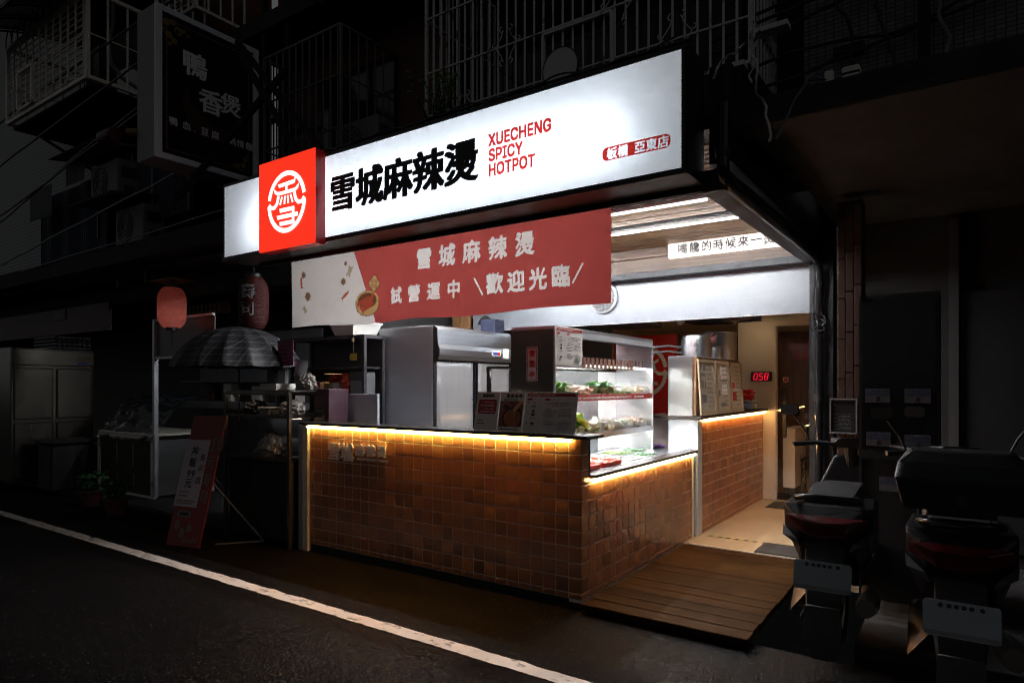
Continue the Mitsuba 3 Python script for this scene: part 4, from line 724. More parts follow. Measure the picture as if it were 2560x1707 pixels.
for x, z in ((-1.26, 3.66), (-.835, 4.06), (-.32, 4.50), (.125, 4.06), (.55, 3.72)): ent('scroll', scroll(x, z), 'm_bar_white', g1)
g2 = cage(ab, -3.95, -2.75, .28, WY, 3.55, 4.82, .105, 'm_bar_dim', (3.86, 4.35), label='smaller cage of pale bars with shade put into their colour, left of the red wall')  # pale bars in shade; the shade is painted in by the darker material
k = thing('round_disc', 'plain grey round disc fixed to the window bars above the sign', 'disc')
ent('disc', xf(lathe([(0, 0), (.150, 0), (.152, .004), (.15, .008), (0, .008)], 40), trimesh.transformations.translation_matrix((-.33, gx - .03, 3.735)) @ trimesh.transformations.rotation_matrix(math.pi / 2, [1, 0, 0])), P('disc_grey', (.62, .62, .60), .7), k); ent('rim', xf(lathe([(.145, -.003), (.153, -.003), (.153, .010), (.145, .010)], 40), trimesh.transformations.translation_matrix((-.33, gx - .03, 3.735)) @ trimesh.transformations.rotation_matrix(math.pi / 2, [1, 0, 0])), 'm_charcoal', k)
k = thing('climbing_plant', 'leafy green plant growing out of the window cage above the sign', 'plant')
r = np.random.default_rng(5); st, lf = [], []
for i in range(16):
    b = np.array([-1.45 + r.uniform(-.12, .18), .26, 3.46]); tp = b + [r.normal(-.06, .17), r.normal(-.05, .05), r.uniform(.22, .62)]; md = (b + tp) / 2 + [0, -.05, .06]; st.append(tube([b, md, tp], [.006, .004, .002], 4))
    for q in np.linspace(.15, 1, 18):
        c = (1 - q) ** 2 * b + 2 * q * (1 - q) * md + q * q * tp; s = r.uniform(.025, .05); m = grid(lambda u, v: ((u - .5) * s * .7 * np.sin(np.pi * np.clip(v, .05, .97)), v * s, .25 * s * np.abs(u - .5)), 2, 3); M = trimesh.transformations.euler_matrix(r.uniform(-1, 1), r.uniform(-1, 1), r.uniform(0, 6.28)); M[:3, 3] = c; lf.append(xf(m, M))
ent('stem', J(st), 'm_rust', k); ent('leaf', J(lf), 'm_leaf', k, kind='stuff')
def ac_unit(name, o, label, rot=0, s=1.0, mat='m_ac_white'):
    k = thing(name, label, 'air conditioner'); o = np.array(o, float); f = lambda m: xf(m, trimesh.transformations.translation_matrix(o) @ trimesh.transformations.rotation_matrix(math.radians(rot), [0, 0, 1]) @ np.diag([s, s, s, 1]))
    ent('case', f(B(0, .80, 0, .30, 0, .55, .015)), mat, k); ent('fan_grille', f(J([xf(lathe([(a, 0), (a + .008, 0), (a + .008, .008), (a, .008)], 24), trimesh.transformations.translation_matrix((.30, -.004, .275)) @ trimesh.transformations.rotation_matrix(math.pi / 2, [1, 0, 0])) for a in (.06, .11, .16, .21)])), 'm_black', k)
    ent('side_panel', [f(B(.799, .806, .05, .25, .30, .45, .002)), f(B(.799, .806, .08, .22, .08, .2, .002))], 'm_charcoal', k); ent('feet', [f(B(.08, .14, -.02, .32, -.05, -.001)), f(B(.66, .72, -.02, .32, -.05, -.001))], 'm_rust', k)
    return k
ac_unit('outdoor_unit', (-3.05, .45, 3.56), 'grey white air conditioner unit inside the barred cage left of the red wall', 0, .75)
# tangled steel brackets that carried an old sign
k = thing('steel_bracket', 'rusty steel bracket frame behind the black hanging sign', 'bracket')
fr_pts = [((-4.05, .35, 3.3), (-4.05, .35, 6.2)), ((-3.65, .35, 3.3), (-3.65, .35, 6.2)), ((-4.05, .35, 4.2), (-3.65, .35, 4.2)), ((-4.05, .35, 5.2), (-3.0, .35, 5.5)), ((-4.05, -.4, 5.7), (-3.65, .9, 5.7)), ((-4.05, .35, 3.6), (-3.65, .35, 3.6)), ((-3.65, -.2, 4.7), (-2.2, -.2, 3.2)), ((-3.5, -.25, 4.5), (-2.45, -.25, 3.15)), ((-4.2, -.5, 3.2), (-3.05, -.1, 4.3)), ((-4.05, .3, 5.9), (-3.0, .3, 5.1)), ((-3.65, .3, 4.0), (-3.1, .3, 3.9))]
for a, b in fr_pts: ent('strut', bar(a, b, .045, .045), 'm_rust', k)
# ---------------------------------------------------------------- left building
lb = thing('tiled_building', 'grey tiled apartment building on the left with barred balcony and blue sheeting', 'building')
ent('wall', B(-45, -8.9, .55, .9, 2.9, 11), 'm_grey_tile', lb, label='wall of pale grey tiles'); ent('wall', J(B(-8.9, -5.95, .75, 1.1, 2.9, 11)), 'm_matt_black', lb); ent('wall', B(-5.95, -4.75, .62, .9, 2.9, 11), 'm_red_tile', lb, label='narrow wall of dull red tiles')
ent('lintel', B(-8.9, -5.96, .50, .745, 4.45, 4.62), 'm_grey_tile', lb); ent('band', B(-8.88, -5.97, .60, .746, 3.92, 4.44), 'm_concrete', lb)
ent('window', B(-8.2, -6.3, .70, .745, 4.9, 6.0), 'm_glass_dark', lb)
ent('curtain', J([B(x, x + .16, .66, .69, 4.85, 5.6, .01) for x in (-6.95, -6.74)]), 'm_grey_sheet', lb)
for x in (-8.75, -6.05): ent('drainpipe', C((x, .56, 2.9), (x, .56, 11), .05, 10), 'm_pipe_grey', lb)
g3 = cage(lb, -8.12, -5.83, -.60, .55, 4.79, 5.74, .20, 'm_bar_cream', (5.27,), vr=.012, horiz=.075, post=.04, label='bright cream barred balcony cage')
ent('hatch', J(bar((-7.66, -.63, 4.84), (-7.66, -.63, 5.30), .05, .03), bar((-7.24, -.63, 4.84), (-7.24, -.63, 5.30), .035, .03), bar((-7.66, -.63, 5.30), (-7.24, -.63, 5.30), .035, .03), bar((-7.66, -.63, 4.84), (-7.24, -.63, 4.84), .035, .03)), 'm_bar_cream', g3)
ent('floor_plate', J(B(-8.1, -5.85, -.55, .5, 4.72, 4.75), *[bar((x, -.5, 4.7), (x, .6, 4.2), .03, .03) for x in (-7.8, -6.9, -6.2)]), 'm_rust', g3)
ent('awning', grid(lambda u, v: (-8.55 + 3.1 * u, -1.0 + 1.5 * v, 5.72 + .62 * np.sqrt(np.clip(1 - (1 - v) ** 2, 0, 1))), 16, 10), 'm_smoke', lb, smooth=True)
ent('awning_frame', J([tube([(x, -1.0 + 1.5 * v, 5.70 + .62 * math.sqrt(max(0, 1 - (1 - v) ** 2))) for v in np.linspace(0, 1, 9)], .014, 5) for x in np.linspace(-8.55, -5.45, 7)]), 'm_black', lb)
sc_ = []
for i in range(11):
    th = np.linspace(0, math.pi, 9); sc_.append(tube([(-8.1 + .2 * i + .1 * math.cos(q), -.6, 5.76 + .22 * math.sin(q)) for q in th], .008, 4))
ent('awning_scrolls', J(sc_), 'm_black', lb)
g4 = cage(lb, -5.70, -4.85, .05, .62, 5.55, 6.9, .14, 'm_bar_cream', (6.2,), vr=.011, horiz=.09, post=.035, label='second cream barred cage, partly behind the black sign')
ac_unit('outdoor_unit', (-7.15, -.05, 3.70), 'dark grey air conditioner unit under the upper corrugated hood', 0, .9); ac_unit('outdoor_unit', (-6.55, -.02, 3.10), 'pale air conditioner unit under the lower corrugated hood', 0, .85); ac_unit('outdoor_unit', (-6.35, .15, 4.82), 'air conditioner unit inside the cream barred balcony', 0, .8)
def hood(x0, x1, z, label, y0=-.35, y1=.70):
    k = thing('corrugated_hood', label, 'hood'); ent('sheet', grid(lambda u, v: (x0 + (x1 - x0) * u, y0 + (y1 - y0) * v, z + .16 * v + .014 * np.sin(u * (x1 - x0) / .075 * 2 * np.pi)), 120, 2), 'm_grey_sheet', k)
    ent('leg', [bar((x, .1, z - .95), (x, .1, z + .05), .03, .03) for x in (x0 + .3, x1 - .15)], 'm_black', k)
hood(-7.6, -6.35, 4.30, 'upper grey corrugated hood over an air conditioner on the left'); hood(-7.05, -5.9, 3.62, 'lower grey corrugated hood over an air conditioner on the left')
k = thing('metal_awning', 'two hanging grey corrugated sheets under the left balcony', 'sheet')
for a, b, z in ((-8.95, -8.2, 3.75), (-7.75, -7.2, 4.05)): ent('sheet', grid(lambda u, v: (a + (b - a) * u, -.1 + .008 * np.sin(u * (b - a) / .05 * 2 * np.pi), z + .42 * v), 90, 1), 'm_grey_sheet', k)
k = thing('blue_cladding', 'dark blue corrugated sheeting across the first floor of the left building', 'cladding')
for a, b, z0_, z1_ in ((-9.4, -7.25, 3.15, 4.2), (-6.55, -5.15, 3.42, 4.35)): ent('sheet', grid(lambda u, v: (a + (b - a) * u, .18 + .010 * np.sin(u * (b - a) / .055 * 2 * np.pi), z0_ + (z1_ - z0_) * v), 160, 1), 'm_blue_sheet', k)
ent('batten', [C((x, .15, 3.42), (x, .15, 4.35), .018, 6) for x in (-6.5, -6.0, -5.17)], 'm_pipe_grey', k)
# ---------------------------------------------------------------- right building
rb = thing('mosaic_building', 'building on the right clad in small grey mosaic tiles', 'building')
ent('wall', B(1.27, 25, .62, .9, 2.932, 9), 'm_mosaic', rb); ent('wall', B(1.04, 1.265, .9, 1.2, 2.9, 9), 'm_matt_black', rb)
ent('sill', bar((.78, .28, 3.40), (1.0, .28, 3.40), .09, .03), 'm_bar_white', rb); ent('sill', bar((1.05, .34, 3.60), (1.24, .34, 3.60), .09, .03), 'm_bar_white', rb)
ent('vent_box', J(B(1.45, 1.62, .56, .62, 3.44, 3.50, .008)), 'm_black', rb)
cn = thing('concrete_canopy', 'stained concrete canopy edge over the arcade on the right', 'canopy')
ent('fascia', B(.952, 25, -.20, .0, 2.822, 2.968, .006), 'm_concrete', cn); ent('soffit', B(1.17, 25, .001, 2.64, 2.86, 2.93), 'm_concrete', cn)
cl = thing('concrete_canopy', 'dark concrete canopy over the stalls on the left', 'canopy')
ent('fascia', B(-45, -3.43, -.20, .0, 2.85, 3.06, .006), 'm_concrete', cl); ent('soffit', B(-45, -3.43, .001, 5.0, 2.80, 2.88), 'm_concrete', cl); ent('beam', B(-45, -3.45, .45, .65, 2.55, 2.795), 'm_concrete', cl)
k = thing('downpipe', 'black drain pipe with elbows running from the canopy to the right of the entrance', 'pipe')
pp = [(1.03, -.27, 2.95), (1.03, -.27, 2.62), (1.03, -.25, 2.565), (1.035, -.18, 2.535), (1.045, .6, 2.535), (1.05, 1.6, 2.54), (1.05, 2.2, 2.545), (1.052, 2.34, 2.53), (1.053, 2.40, 2.46), (1.053, 2.40, 1.2), (1.053, 2.40, 0)]
ent('pipe', tube(pp, .036, 10), 'm_black_gloss', k, smooth=40); ent('collar', J([C((1.03, -.27, 2.66), (1.03, -.27, 2.70), .042, 12), C((1.053, 2.40, 2.30), (1.053, 2.40, 2.34), .042, 12), C((1.053, 2.40, 1.30), (1.053, 2.40, 1.35), .042, 12)]), 'm_black', k)
def cable(name, label, pts, r, mat, wob=.0, seed=0, n=40, parts=None):
    k = thing(name, label, 'cable') if not parts else parts
    p = np.asarray(pts, float); tt = np.linspace(0, 1, len(p)); q = np.linspace(0, 1, n); from_ = [np.interp(q, tt, p[:, i]) for i in range(3)]
    c = np.stack(from_, -1); kern = np.ones(5) / 5; c2 = np.stack([np.convolve(np.pad(c[:, i], 2, 'edge'), kern, 'valid') for i in range(3)], -1)
    c2 += wob * (np.stack([meshkit.fbm(np.stack([q * 7, q * 0 + i * 5.1 + seed, q * 0], -1), 3) for i in range(3)], -1) - .5); ent('cable', tube(c2, r, 5), mat, k, smooth=50); return k
k = cable('cable_bundle', 'bundle of black cables coiled around the drain pipe', [(1.02, 2.36, 2.5), (1.0, 2.33, 2.2), (1.03, 2.32, 1.95), (1.08, 2.33, 2.0), (1.0, 2.32, 2.06), (1.02, 2.33, 1.5)], .008, 'm_black', .06, 3)
for i in range(3):
    th = np.linspace(0, 14, 60); ent('cable', tube(np.stack([1.05 + (.055 + .008 * i) * np.cos(th + i), 2.36 + .045 * np.sin(th), 2.0 + .09 * np.sin(th * .37 + i) + .004 * th * (i - 1)], -1), .006, 4), 'm_black', k)
k = cable('loose_wires', 'loose pale wires hanging over the canopy beside the sign', [(.96, -.23, 3.12), (1.0, -.23, 3.2), (1.08, -.23, 3.22), (1.14, -.23, 3.27)], .007, 'm_bar_white', .02, 1)
cable('', '', [(1.17, -.23, 3.35), (1.19, -.23, 3.1), (1.22, -.24, 2.92), (1.28, -.24, 2.7)], .007, 'm_bar_white', .05, 2, parts=k); cable('', '', [(1.60, -.1, 2.99), (1.45, -.23, 3.0), (1.40, -.24, 2.9), (1.29, -.24, 2.70)], .006, 'm_pipe_grey', .02, 4, parts=k); cable('', '', [(1.62, -.1, 2.985), (1.44, -.23, 2.99), (1.38, -.24, 2.85), (1.27, -.24, 2.69)], .005, 'm_blue_sheet', .02, 5, parts=k); cable('', '', [(1.20, -.23, 3.30), (1.16, -.23, 3.05)], .006, 'm_bar_white', .06, 6, parts=k)
k = thing('wall_cables', 'sagging black cables strung across the mosaic wall on the right', 'cable')
for i, (z, sag) in enumerate(((4.05, .10), (4.0, .16), (3.55, .08), (3.72, .25), (3.9, .05))): cable('', '', [(.7, .35, z - .35), (1.3, .5, z - .2), (1.8, .55, z - sag), (2.6, .55, z + .06), (3.6, .55, z + .2)], .011, 'm_black', .08, 10 + i, parts=k)
for i, x in enumerate((1.55, 1.75, 2.02)): cable('', '', [(x, .52, 4.2), (x - .06, .50, 3.7), (x + .05, .48, 3.3), (x + .02, .3, 3.0)], .010, ('m_black', 'm_black', 'm_pipe_grey')[i], .12, 20 + i, parts=k)
ent('post', J(bar((1.93, .5, 2.97), (1.93, .5, 6), .08, .06), bar((2.05, .45, 4.1), (2.75, .2, 3.2), .06, .06)), 'm_matt_black', k)
k = thing('junction_box', 'small pale junction box lying on the canopy edge', 'box'); ent('box', J(B(1.60, 1.68, -.17, -.08, 2.97, 3.03, .006), B(1.52, 1.56, -.17, -.13, 2.97, 3.03)), 'm_bar_cream', k); ent('band', B(1.598, 1.682, -.172, -.078, 2.99, 3.0), 'm_rust', k)
k = cable('overhead_wires', 'overhead wires strung along the front of the left building', [(-12, -.55, 4.5), (-8, -.6, 4.9), (-5, -.5, 5.15), (-4.4, -.4, 5.25)], .012, 'm_black', .02, 31)
for i, pts in enumerate(([(-12, -.5, 3.9), (-8, -.6, 4.35), (-4.6, -.5, 4.75)], [(-9.5, -.3, 3.15), (-7, -.3, 3.38), (-4.35, -.3, 3.62)], [(-9, -.22, 3.02), (-6.2, -.22, 3.09), (-3.5, -.22, 3.13)], [(-12, -.3, 3.6), (-9, -.4, 3.7), (-6.5, -.5, 4.05), (-4.7, -.5, 4.3)], [(-12, -.3, 3.66), (-9, -.4, 3.78), (-6.5, -.5, 4.0), (-4.7, -.5, 4.25)])): cable('', '', pts, .012 if i != 2 else .008, 'm_black' if i not in (1, 2) else 'm_pipe_grey', .03, 40 + i, parts=k)
cable('', '', [(-6.0, -.2, 6.4), (-6.15, -.2, 5.9), (-6.25, -.2, 5.3), (-6.1, -.1, 5.0), (-5.95, .3, 4.9)], .025, 'm_pipe_grey', .08, 50, parts=k)
# ---------------------------------------------------------------- hanging black sign
hs = thing('hanging_sign', 'black square sign box with white brush characters hanging from the left building', 'sign')
HX, HT, HY0, HY1, HZ0, HZ1 = -4.10, .33, -.73, .295, 3.545, 4.955
P('sign_shell', (.26, .25, .26), .55); P('sign_frame', (.74, .77, .82), .5); P('lacquer', (.006, .006, .007), .3); P('gold', (.19, .12, .035), .5); P('dim_red', (.055, .008, .007), .5); P('sign_grey', (.20, .205, .215), .65); P('sign_letter', (.85, .86, .88), .6)
ent('case', B(HX - HT, HX - .006, HY0, HY1, HZ0, HZ1), 'm_sign_shell', hs)
ent('frame', J(B(HX - .005, HX + .022, HY0 - .004, HY0 + .055, HZ0 - .004, HZ1 + .004), B(HX - .005, HX + .022, HY1 - .055, HY1 + .004, HZ0 - .004, HZ1 + .004), B(HX - .005, HX + .022, HY0 + .0555, HY1 - .0555, HZ1 - .05, HZ1 + .004), B(HX - .005, HX + .022, HY0 + .0555, HY1 - .0555, HZ0 - .004, HZ0 + .05)), 'm_sign_frame', hs)
ent('face', B(HX - .004, HX + .004, HY0 + .056, HY1 - .056, HZ0 + .051, HZ1 - .051), 'm_lacquer', hs)
fx = HX + .005; W_, H_ = HY1 - HY0, HZ1 - HZ0
def hp(shape, y, z, mat, d=0): ent('print', ext(shape, .001, (fx + d, HY0 + y, HZ0 + z), RIGHT), mat, hs)
bo = sbox(.10, .10, W_ - .10, H_ - .10); hp(bo.difference(bo.buffer(-.008)), 0, 0, 'm_gold')
hp(Point(0, 0).buffer(.30).difference(aff.translate(Point(0, 0).buffer(.31), .06, .16)), .55, .60, 'm_dim_red')
hp(unary_union([Point(x, y).buffer(s) for x, y, s in ((.10, .02, .035), (.16, .04, .03), (.21, -.02, .04), (.26, .0, .02), (.30, -.03, .015), (.06, -.06, .025), (.12, -.09, .035), (.17, -.13, .03), (.13, -.17, .02))]).difference(Point(.20, -.03).buffer(.018)), .0, H_ - .15, 'm_gold', .001)
hp(unary_union([Point(x, y).buffer(s) for x, y, s in ((0, 0, .03), (-.06, -.02, .025), (.02, .06, .025), (.04, .1, .015), (-.1, -.03, .018))]), W_ - .16, .16, 'm_gold', .001)
for ch, y, z, h in (('鴨', .24, .86, .25), ('香', .40, .56, .25), ('煲', .62, .62, .22)): hp(line(ch, h, nib=(2, 2, 1)), y, z, 'm_sign_letter', .0015)
for ch, y in zip('鴨血、豆腐、鍋燒麵', (.12, .245, .35, .42, .525, .625, .70, .79, .885)): hp(line(ch, .085 if ch != '、' else .06, nib=(1, 1, 0)), y, .33, 'm_sign_letter', .0015)
k = thing('red_lamp', 'dark red lamp on a bracket beside the lower corner of the hanging sign', 'lamp'); ent('shade', xf(lathe([(0, .0), (.06, .0), (.075, .03), (.075, .24), (.05, .27), (0, .275)], 20), trimesh.transformations.translation_matrix((-4.75, -.78, 3.87)) @ trimesh.transformations.rotation_matrix(math.pi / 2, [0, 1, 0]) @ trimesh.transformations.rotation_matrix(math.pi, [1, 0, 0])), 'm_dim_red', k, smooth=40); ent('arm', C((-4.52, -.78, 3.84), (-4.43, -.70, 3.84), .035, 8), 'm_gold', k)

# ================================================================ left stalls
ar = thing('arcade_wall', 'dark back wall of the arcade behind the stalls on the left', 'wall'); ent('wall', B(-45, -3.3, 3.4, 3.6, -.1, 2.8), 'm_kitchen_wall', ar); ent('side_wall', B(-3.5, -3.44, 1.4, 3.4, -.05, 2.8), 'm_matt_black', ar)
scene['m_lantern_paper'] = {'type': 'principledthin', 'base_color': {'type': 'rgb', 'value': [.80, .30, .27]}, 'roughness': .8, 'spec_trans': 0.0, 'diff_trans': .9}; P('lantern_dark', (.05, .005, .004), .7)
def lantern(c, rad, h, label, mat, e=None, txt=None):
    k = thing('paper_lantern', label, 'lantern'); n = 22; prof = []
    for i in range(n * 2 + 1):
        v = i / (n * 2); rr = rad * (1 - abs(2 * v - 1) ** 4.5 * .42); prof.append((rr * (1.0 if i % 2 else .965), (v - .5) * h))
    ent('body', lathe(prof, 40, c), mat, k, smooth=30)
    if e: ent('bulb', ball((c[0], c[1], c[2] - .08), .04, 2), 'm_white', k, emitter=glow(e, 1))
    ent('ribs', J([lathe([(r_ + .0012, z - .002), (r_ + .003, z), (r_ + .0012, z + .002)], 32, c) for r_, z in prof[1::2]]), 'm_dim_red', k)
    ent('cap', J(lathe([(0, h * .5 + .035), (rad * .50, h * .5 + .035), (rad * .50, h * .5 - .005)], 24, c), lathe([(rad * .42, -h * .5 + .005), (rad * .42, -h * .5 - .03), (0, -h * .5 - .03)], 24, c)), 'm_black', k)
    ent('cord', C((c[0], c[1], c[2] + h * .5 + .03), (c[0], c[1], 2.80), .006, 5), 'm_black', k); ent('tassel', C((c[0], c[1], c[2] - h * .5 - .22), (c[0], c[1], c[2] - h * .5 - .03), .005, 5), 'm_black', k)
    if txt:
        for i, ch in enumerate(txt):
            m = ext(line(ch, .15, nib=(2, 2, 0)), .001, (0, 0, 0)); a = m.vertices[:, 0] / rad; th = math.radians(-62) + (a - .4); z = m.vertices[:, 2] + .03 - .17 * i
            m.vertices = np.stack([c[0] + (rad + .003) * np.cos(th), c[1] + (rad + .003) * np.sin(th), c[2] + z], -1); ent('character', m, 'm_sign_grey', k)
    return k
lantern((-5.65, .2, 2.345), .155, .47, 'glowing pinkish red paper lantern hanging over the tarpaulin cart', 'm_lantern_paper', (LANT, LANT * .80, LANT * .62))
lantern((-3.86, .1, 2.26), .145, .52, 'dark red unlit paper lantern with white characters beside the banner', 'm_lantern_dark', None, '壽司')
k = thing('lantern_shade', 'flat yellow board fixed above the glowing lantern', 'board'); ent('board', B(-5.95, -5.45, .08, .38, 2.66, 2.67), 'm_gold', k)
# umbrella
k = thing('plaid_umbrella', 'open dark plaid umbrella over the food stall', 'umbrella')
def f_plaid(p, n, uv):
    a = dr.abs(p.x * 9.1 - dr.floor(p.x * 9.1) - .5); b = dr.abs(p.z * 16.0 - dr.floor(p.z * 16.0) - .5)
    return mix((.007, .007, .008), (.07, .07, .075), dr.clip(dr.select(a < .06, .55, 0.0) + dr.select(b < .09, .5, 0.0) + dr.select((a > .3) & (a < .4), .16, 0.0) + .12 * noise(p.x * 40, p.z * 40), 0, 1))
P('plaid', mikit.proc(f_plaid), .6)
UC = np.array([-3.95, .0, 2.02]); nr = 16
def umb(u, v):
    th = u * 2 * np.pi; R = .62 * np.sin(v * 1.25) / math.sin(1.25); sag = (np.abs(((u * nr) % 1) - .5) * 2) ** 2
    return UC[0] + R * np.cos(th) * (.95 + .05 * sag), UC[1] + R * np.sin(th) * (.95 + .05 * sag), UC[2] - .40 * (1 - np.cos(v * 1.35)) / (1 - math.cos(1.35)) - .012 * (1 - sag) * v
ent('canopy', grid(umb, nr * 6, 10), 'm_plaid', k, smooth=True); ent('pole', C(UC + [0, 0, .06], UC + [0, 0, -1.25], .008, 6), 'm_black', k); ent('ribs', J([tube([UC + [0, 0, -.01], UC + [.35 * math.cos(a), .35 * math.sin(a), -.12], UC + [.61 * math.cos(a), .61 * math.sin(a), -.40]], .004, 4) for a in np.arange(nr) * 2 * np.pi / nr]), 'm_black', k)
# food stall with a lit steel case
fs = thing('food_stall', 'steel food stall with a dim lit glass case under the umbrella', 'stall')
x0, x1, y0, y1 = -4.05, -3.02, -.08, .50
ent('frame', J([bar((x, y, -.06), (x, y, 1.36), .03, .03) for x in (x0, x1) for y in (y0, y1)] + [bar((x0, y, z), (x1, y, z), .028, .028) for y in (y0, y1) for z in (1.355, 1.14, .74)]), 'm_dark_steel', fs)
ent('shelf', B(x0 + .01, x1 - .01, y0 + .02, y1, 1.125, 1.135), 'm_dark_steel', fs); ent('top', B(x0, x1, y0, y1, 1.372, 1.385), 'm_dark_steel', fs); ent('base', B(x0 + .02, x1 - .02, y0 + .03, y1, .0, .715), 'm_matt_black', fs); ent('shelf', B(x0 + .01, x1 - .01, y0 + .02, y1, .725, .735), 'm_dark_steel', fs)
ent('curved_panel', grid(lambda u, v: (x0 + .03 + (x1 - x0 - .06) * u, .18 + .20 * np.sin(v * 3.1) - .1 * v, .74 + .37 * v), 4, 16), 'm_steel', fs, smooth=True)
ent('lamp', B(x0 + .1, x1 - .1, .1, .12, 1.112, 1.118), 'm_white', fs, emitter=glow((STALL, STALL * .62, STALL * .34), .5), label='warm light strip inside the case'); ent('lamp', B(x0 + .1, x1 - .1, y0 + .05, y0 + .065, 1.345, 1.350), 'm_white', fs, emitter=glow((STALL * .5, STALL * .40, STALL * .30), .5))
def bag(c, s, mat, label, seed):
    m = trimesh.creation.icosphere(4); m.vertices = m.vertices * (1 + .7 * (meshkit.fbm(m.vertices * 3.1 + seed, 4, seed) - .5) + .12 * (meshkit.noise(m.vertices * 9, seed) - .5))[:, None] * np.array(s); m.vertices[:, 2] = np.maximum(m.vertices[:, 2], -s[2] * .75); m.vertices += np.array(c) + [0, 0, s[2] * .75]
    return solo('plastic_bag', label, 'bag', m, mat, smooth=40)
P('bag_clear', (.20, .175, .15), .3, coat=.4)
bag((-3.42, .04, .737), (.20, .12, .13), 'm_bag_clear', 'crumpled clear plastic bag in the lower part of the lit stall case', 1); bag((-3.80, .08, 1.137), (.13, .1, .085), 'm_black_gloss', 'shiny black plastic bag on the upper shelf of the stall case', 2); bag((-3.16, .06, 1.137), (.12, .1, .09), 'm_bag_clear', 'crumpled pale plastic bag on the upper shelf of the stall case', 3); bag((-3.14, .2, 1.387), (.09, .08, .09), 'm_bag_clear', 'small plastic bag with a dark mark on top of the stall', 4)
k = thing('food_box', 'clear plastic food box on the upper shelf of the stall case', 'box'); ent('box', B(-3.62, -3.46, .0, .14, 1.137, 1.21, .01), 'm_bag_clear', k); ent('lid', B(-3.63, -3.45, -.01, .15, 1.211, 1.22, .004), 'm_paper', k)
k = thing('white_tray', 'white plastic tray on top of the stall', 'tray'); ent('tray', J(B(-3.62, -3.40, .05, .25, 1.387, 1.392), B(-3.64, -3.38, .03, .05, 1.388, 1.45), B(-3.40, -3.38, .05, .25, 1.393, 1.45), B(-3.64, -3.62, .05, .25, 1.393, 1.45)), 'm_paper', k)
k = thing('oil_pan', 'round pan at the right of the lower stall shelf', 'pan'); ent('pan', lathe([(0, 0), (.07, 0), (.085, .02), (.08, .022), (.065, .004), (0, .004)], 24, (-3.12, .08, .737)), 'm_steel', k, smooth=40)
k = thing('tote_bag', 'grey cloth tote bag with a dark print hanging under the umbrella', 'bag'); ent('bag', B(-3.83, -3.50, .22, .26, 1.42, 1.78, .02), 'm_sign_grey', k); ent('handle', J(tube([(-3.72, .215, 1.77), (-3.70, .215, 1.9), (-3.62, .215, 1.9), (-3.60, .215, 1.77)], .008, 5)), 'm_sign_grey', k)
ent('print', ext(unary_union([Point(x, y).buffer(r_) for x, y, r_ in ((0, .11, .03), (-.04, .04, .035), (.04, .04, .035), (0, 0, .03), (0, -.06, .015))]).difference(Point(0, .04).buffer(.018)), .001, (-3.66, .2195, 1.58)), 'm_charcoal', k)
solo('pink_menu', 'pink paper menu hanging beside the umbrella', 'menu', B(-3.46, -3.22, .10, .103, 1.62, 1.87), P('pink', (.26, .08, .13), .8)); labels['pink_menu'] = labels.get('pink_menu')
ent('print', ext(dashes([(.03, .03 + .04 * i, .14 + .02 * (i % 3)) for i in range(6)], 1, .010, 91), .001, (-3.46, .0985, 1.62)), 'm_charcoal', 'pink_menu')
# stall next to the counter (dark shelf, apron, tub, boxes)
ds = thing('dark_rack', 'dark steel kitchen rack left of the fridge', 'rack')
ent('frame', J([bar((x, y, -.05), (x, y, 1.93), .035, .035) for x in (-3.95, -2.82) for y in (.62, .86)] + [B(-3.97, -2.80, .60, .885, 1.90, 1.935), B(-3.93, -2.84, .62, .88, 1.60, 1.62), B(-3.93, -2.84, .62, .88, 1.325, 1.345), B(-3.93, -2.84, .87, .885, .0, 1.9)]), 'm_charcoal', ds)
k = thing('white_tub', 'white plastic tub on top of the dark rack below the banner', 'tub'); q0, q1 = (-3.36, -2.98), (-3.30, -3.03); V = []
for (a, b), z, yy in ((q1, 1.937, (.66, .96)), (q0, 2.075, (.62, 1.0))): V += [(a, yy[0], z), (b, yy[0], z), (b, yy[1], z), (a, yy[1], z)]
ent('tub', trimesh.Trimesh(V, [[0, 1, 5], [0, 5, 4], [1, 2, 6], [1, 6, 5], [2, 3, 7], [2, 7, 6], [3, 0, 4], [3, 4, 7], [0, 2, 1], [0, 3, 2]], process=False), 'm_paper', k); ent('rim', J(B(-3.375, -2.965, .60, .62, 2.066, 2.080), B(-2.98, -2.965, .62, 1.0, 2.066, 2.080), B(-3.375, -3.36, .62, 1.0, 2.066, 2.080)), 'm_paper', k)
solo('grey_apron', 'grey apron with pale straps hanging at the edge of the food stall', 'apron', grid(lambda u, v: (-3.33 + .19 * u, .20 - .05 * np.sin(u * 3.1) + .01 * np.sin(v * 9), 1.38 + .29 * v), 10, 10), 'm_sign_grey', smooth=True)
k = thing('purple_box', 'tall dull purple carton standing left of the steel partition', 'box'); ent('carton', B(-3.07, -2.85, .22, .45, .0, 1.40, .004), P('purple_card', (.05, .018, .028), .7), k); ent('label', ext(sbox(-3.05, 1.10, -2.90, 1.21), .001, (0, .2185, 0)), 'm_charcoal', k); ent('label', ext(unary_union([sbox(-2.93, 1.13, -2.905, 1.16), dashes([(-3.04, 1.185, .1), (-3.04, 1.12, .08)], 1, .01, 92)]), .001, (0, .2170, 0)), 'm_print_grey', k)
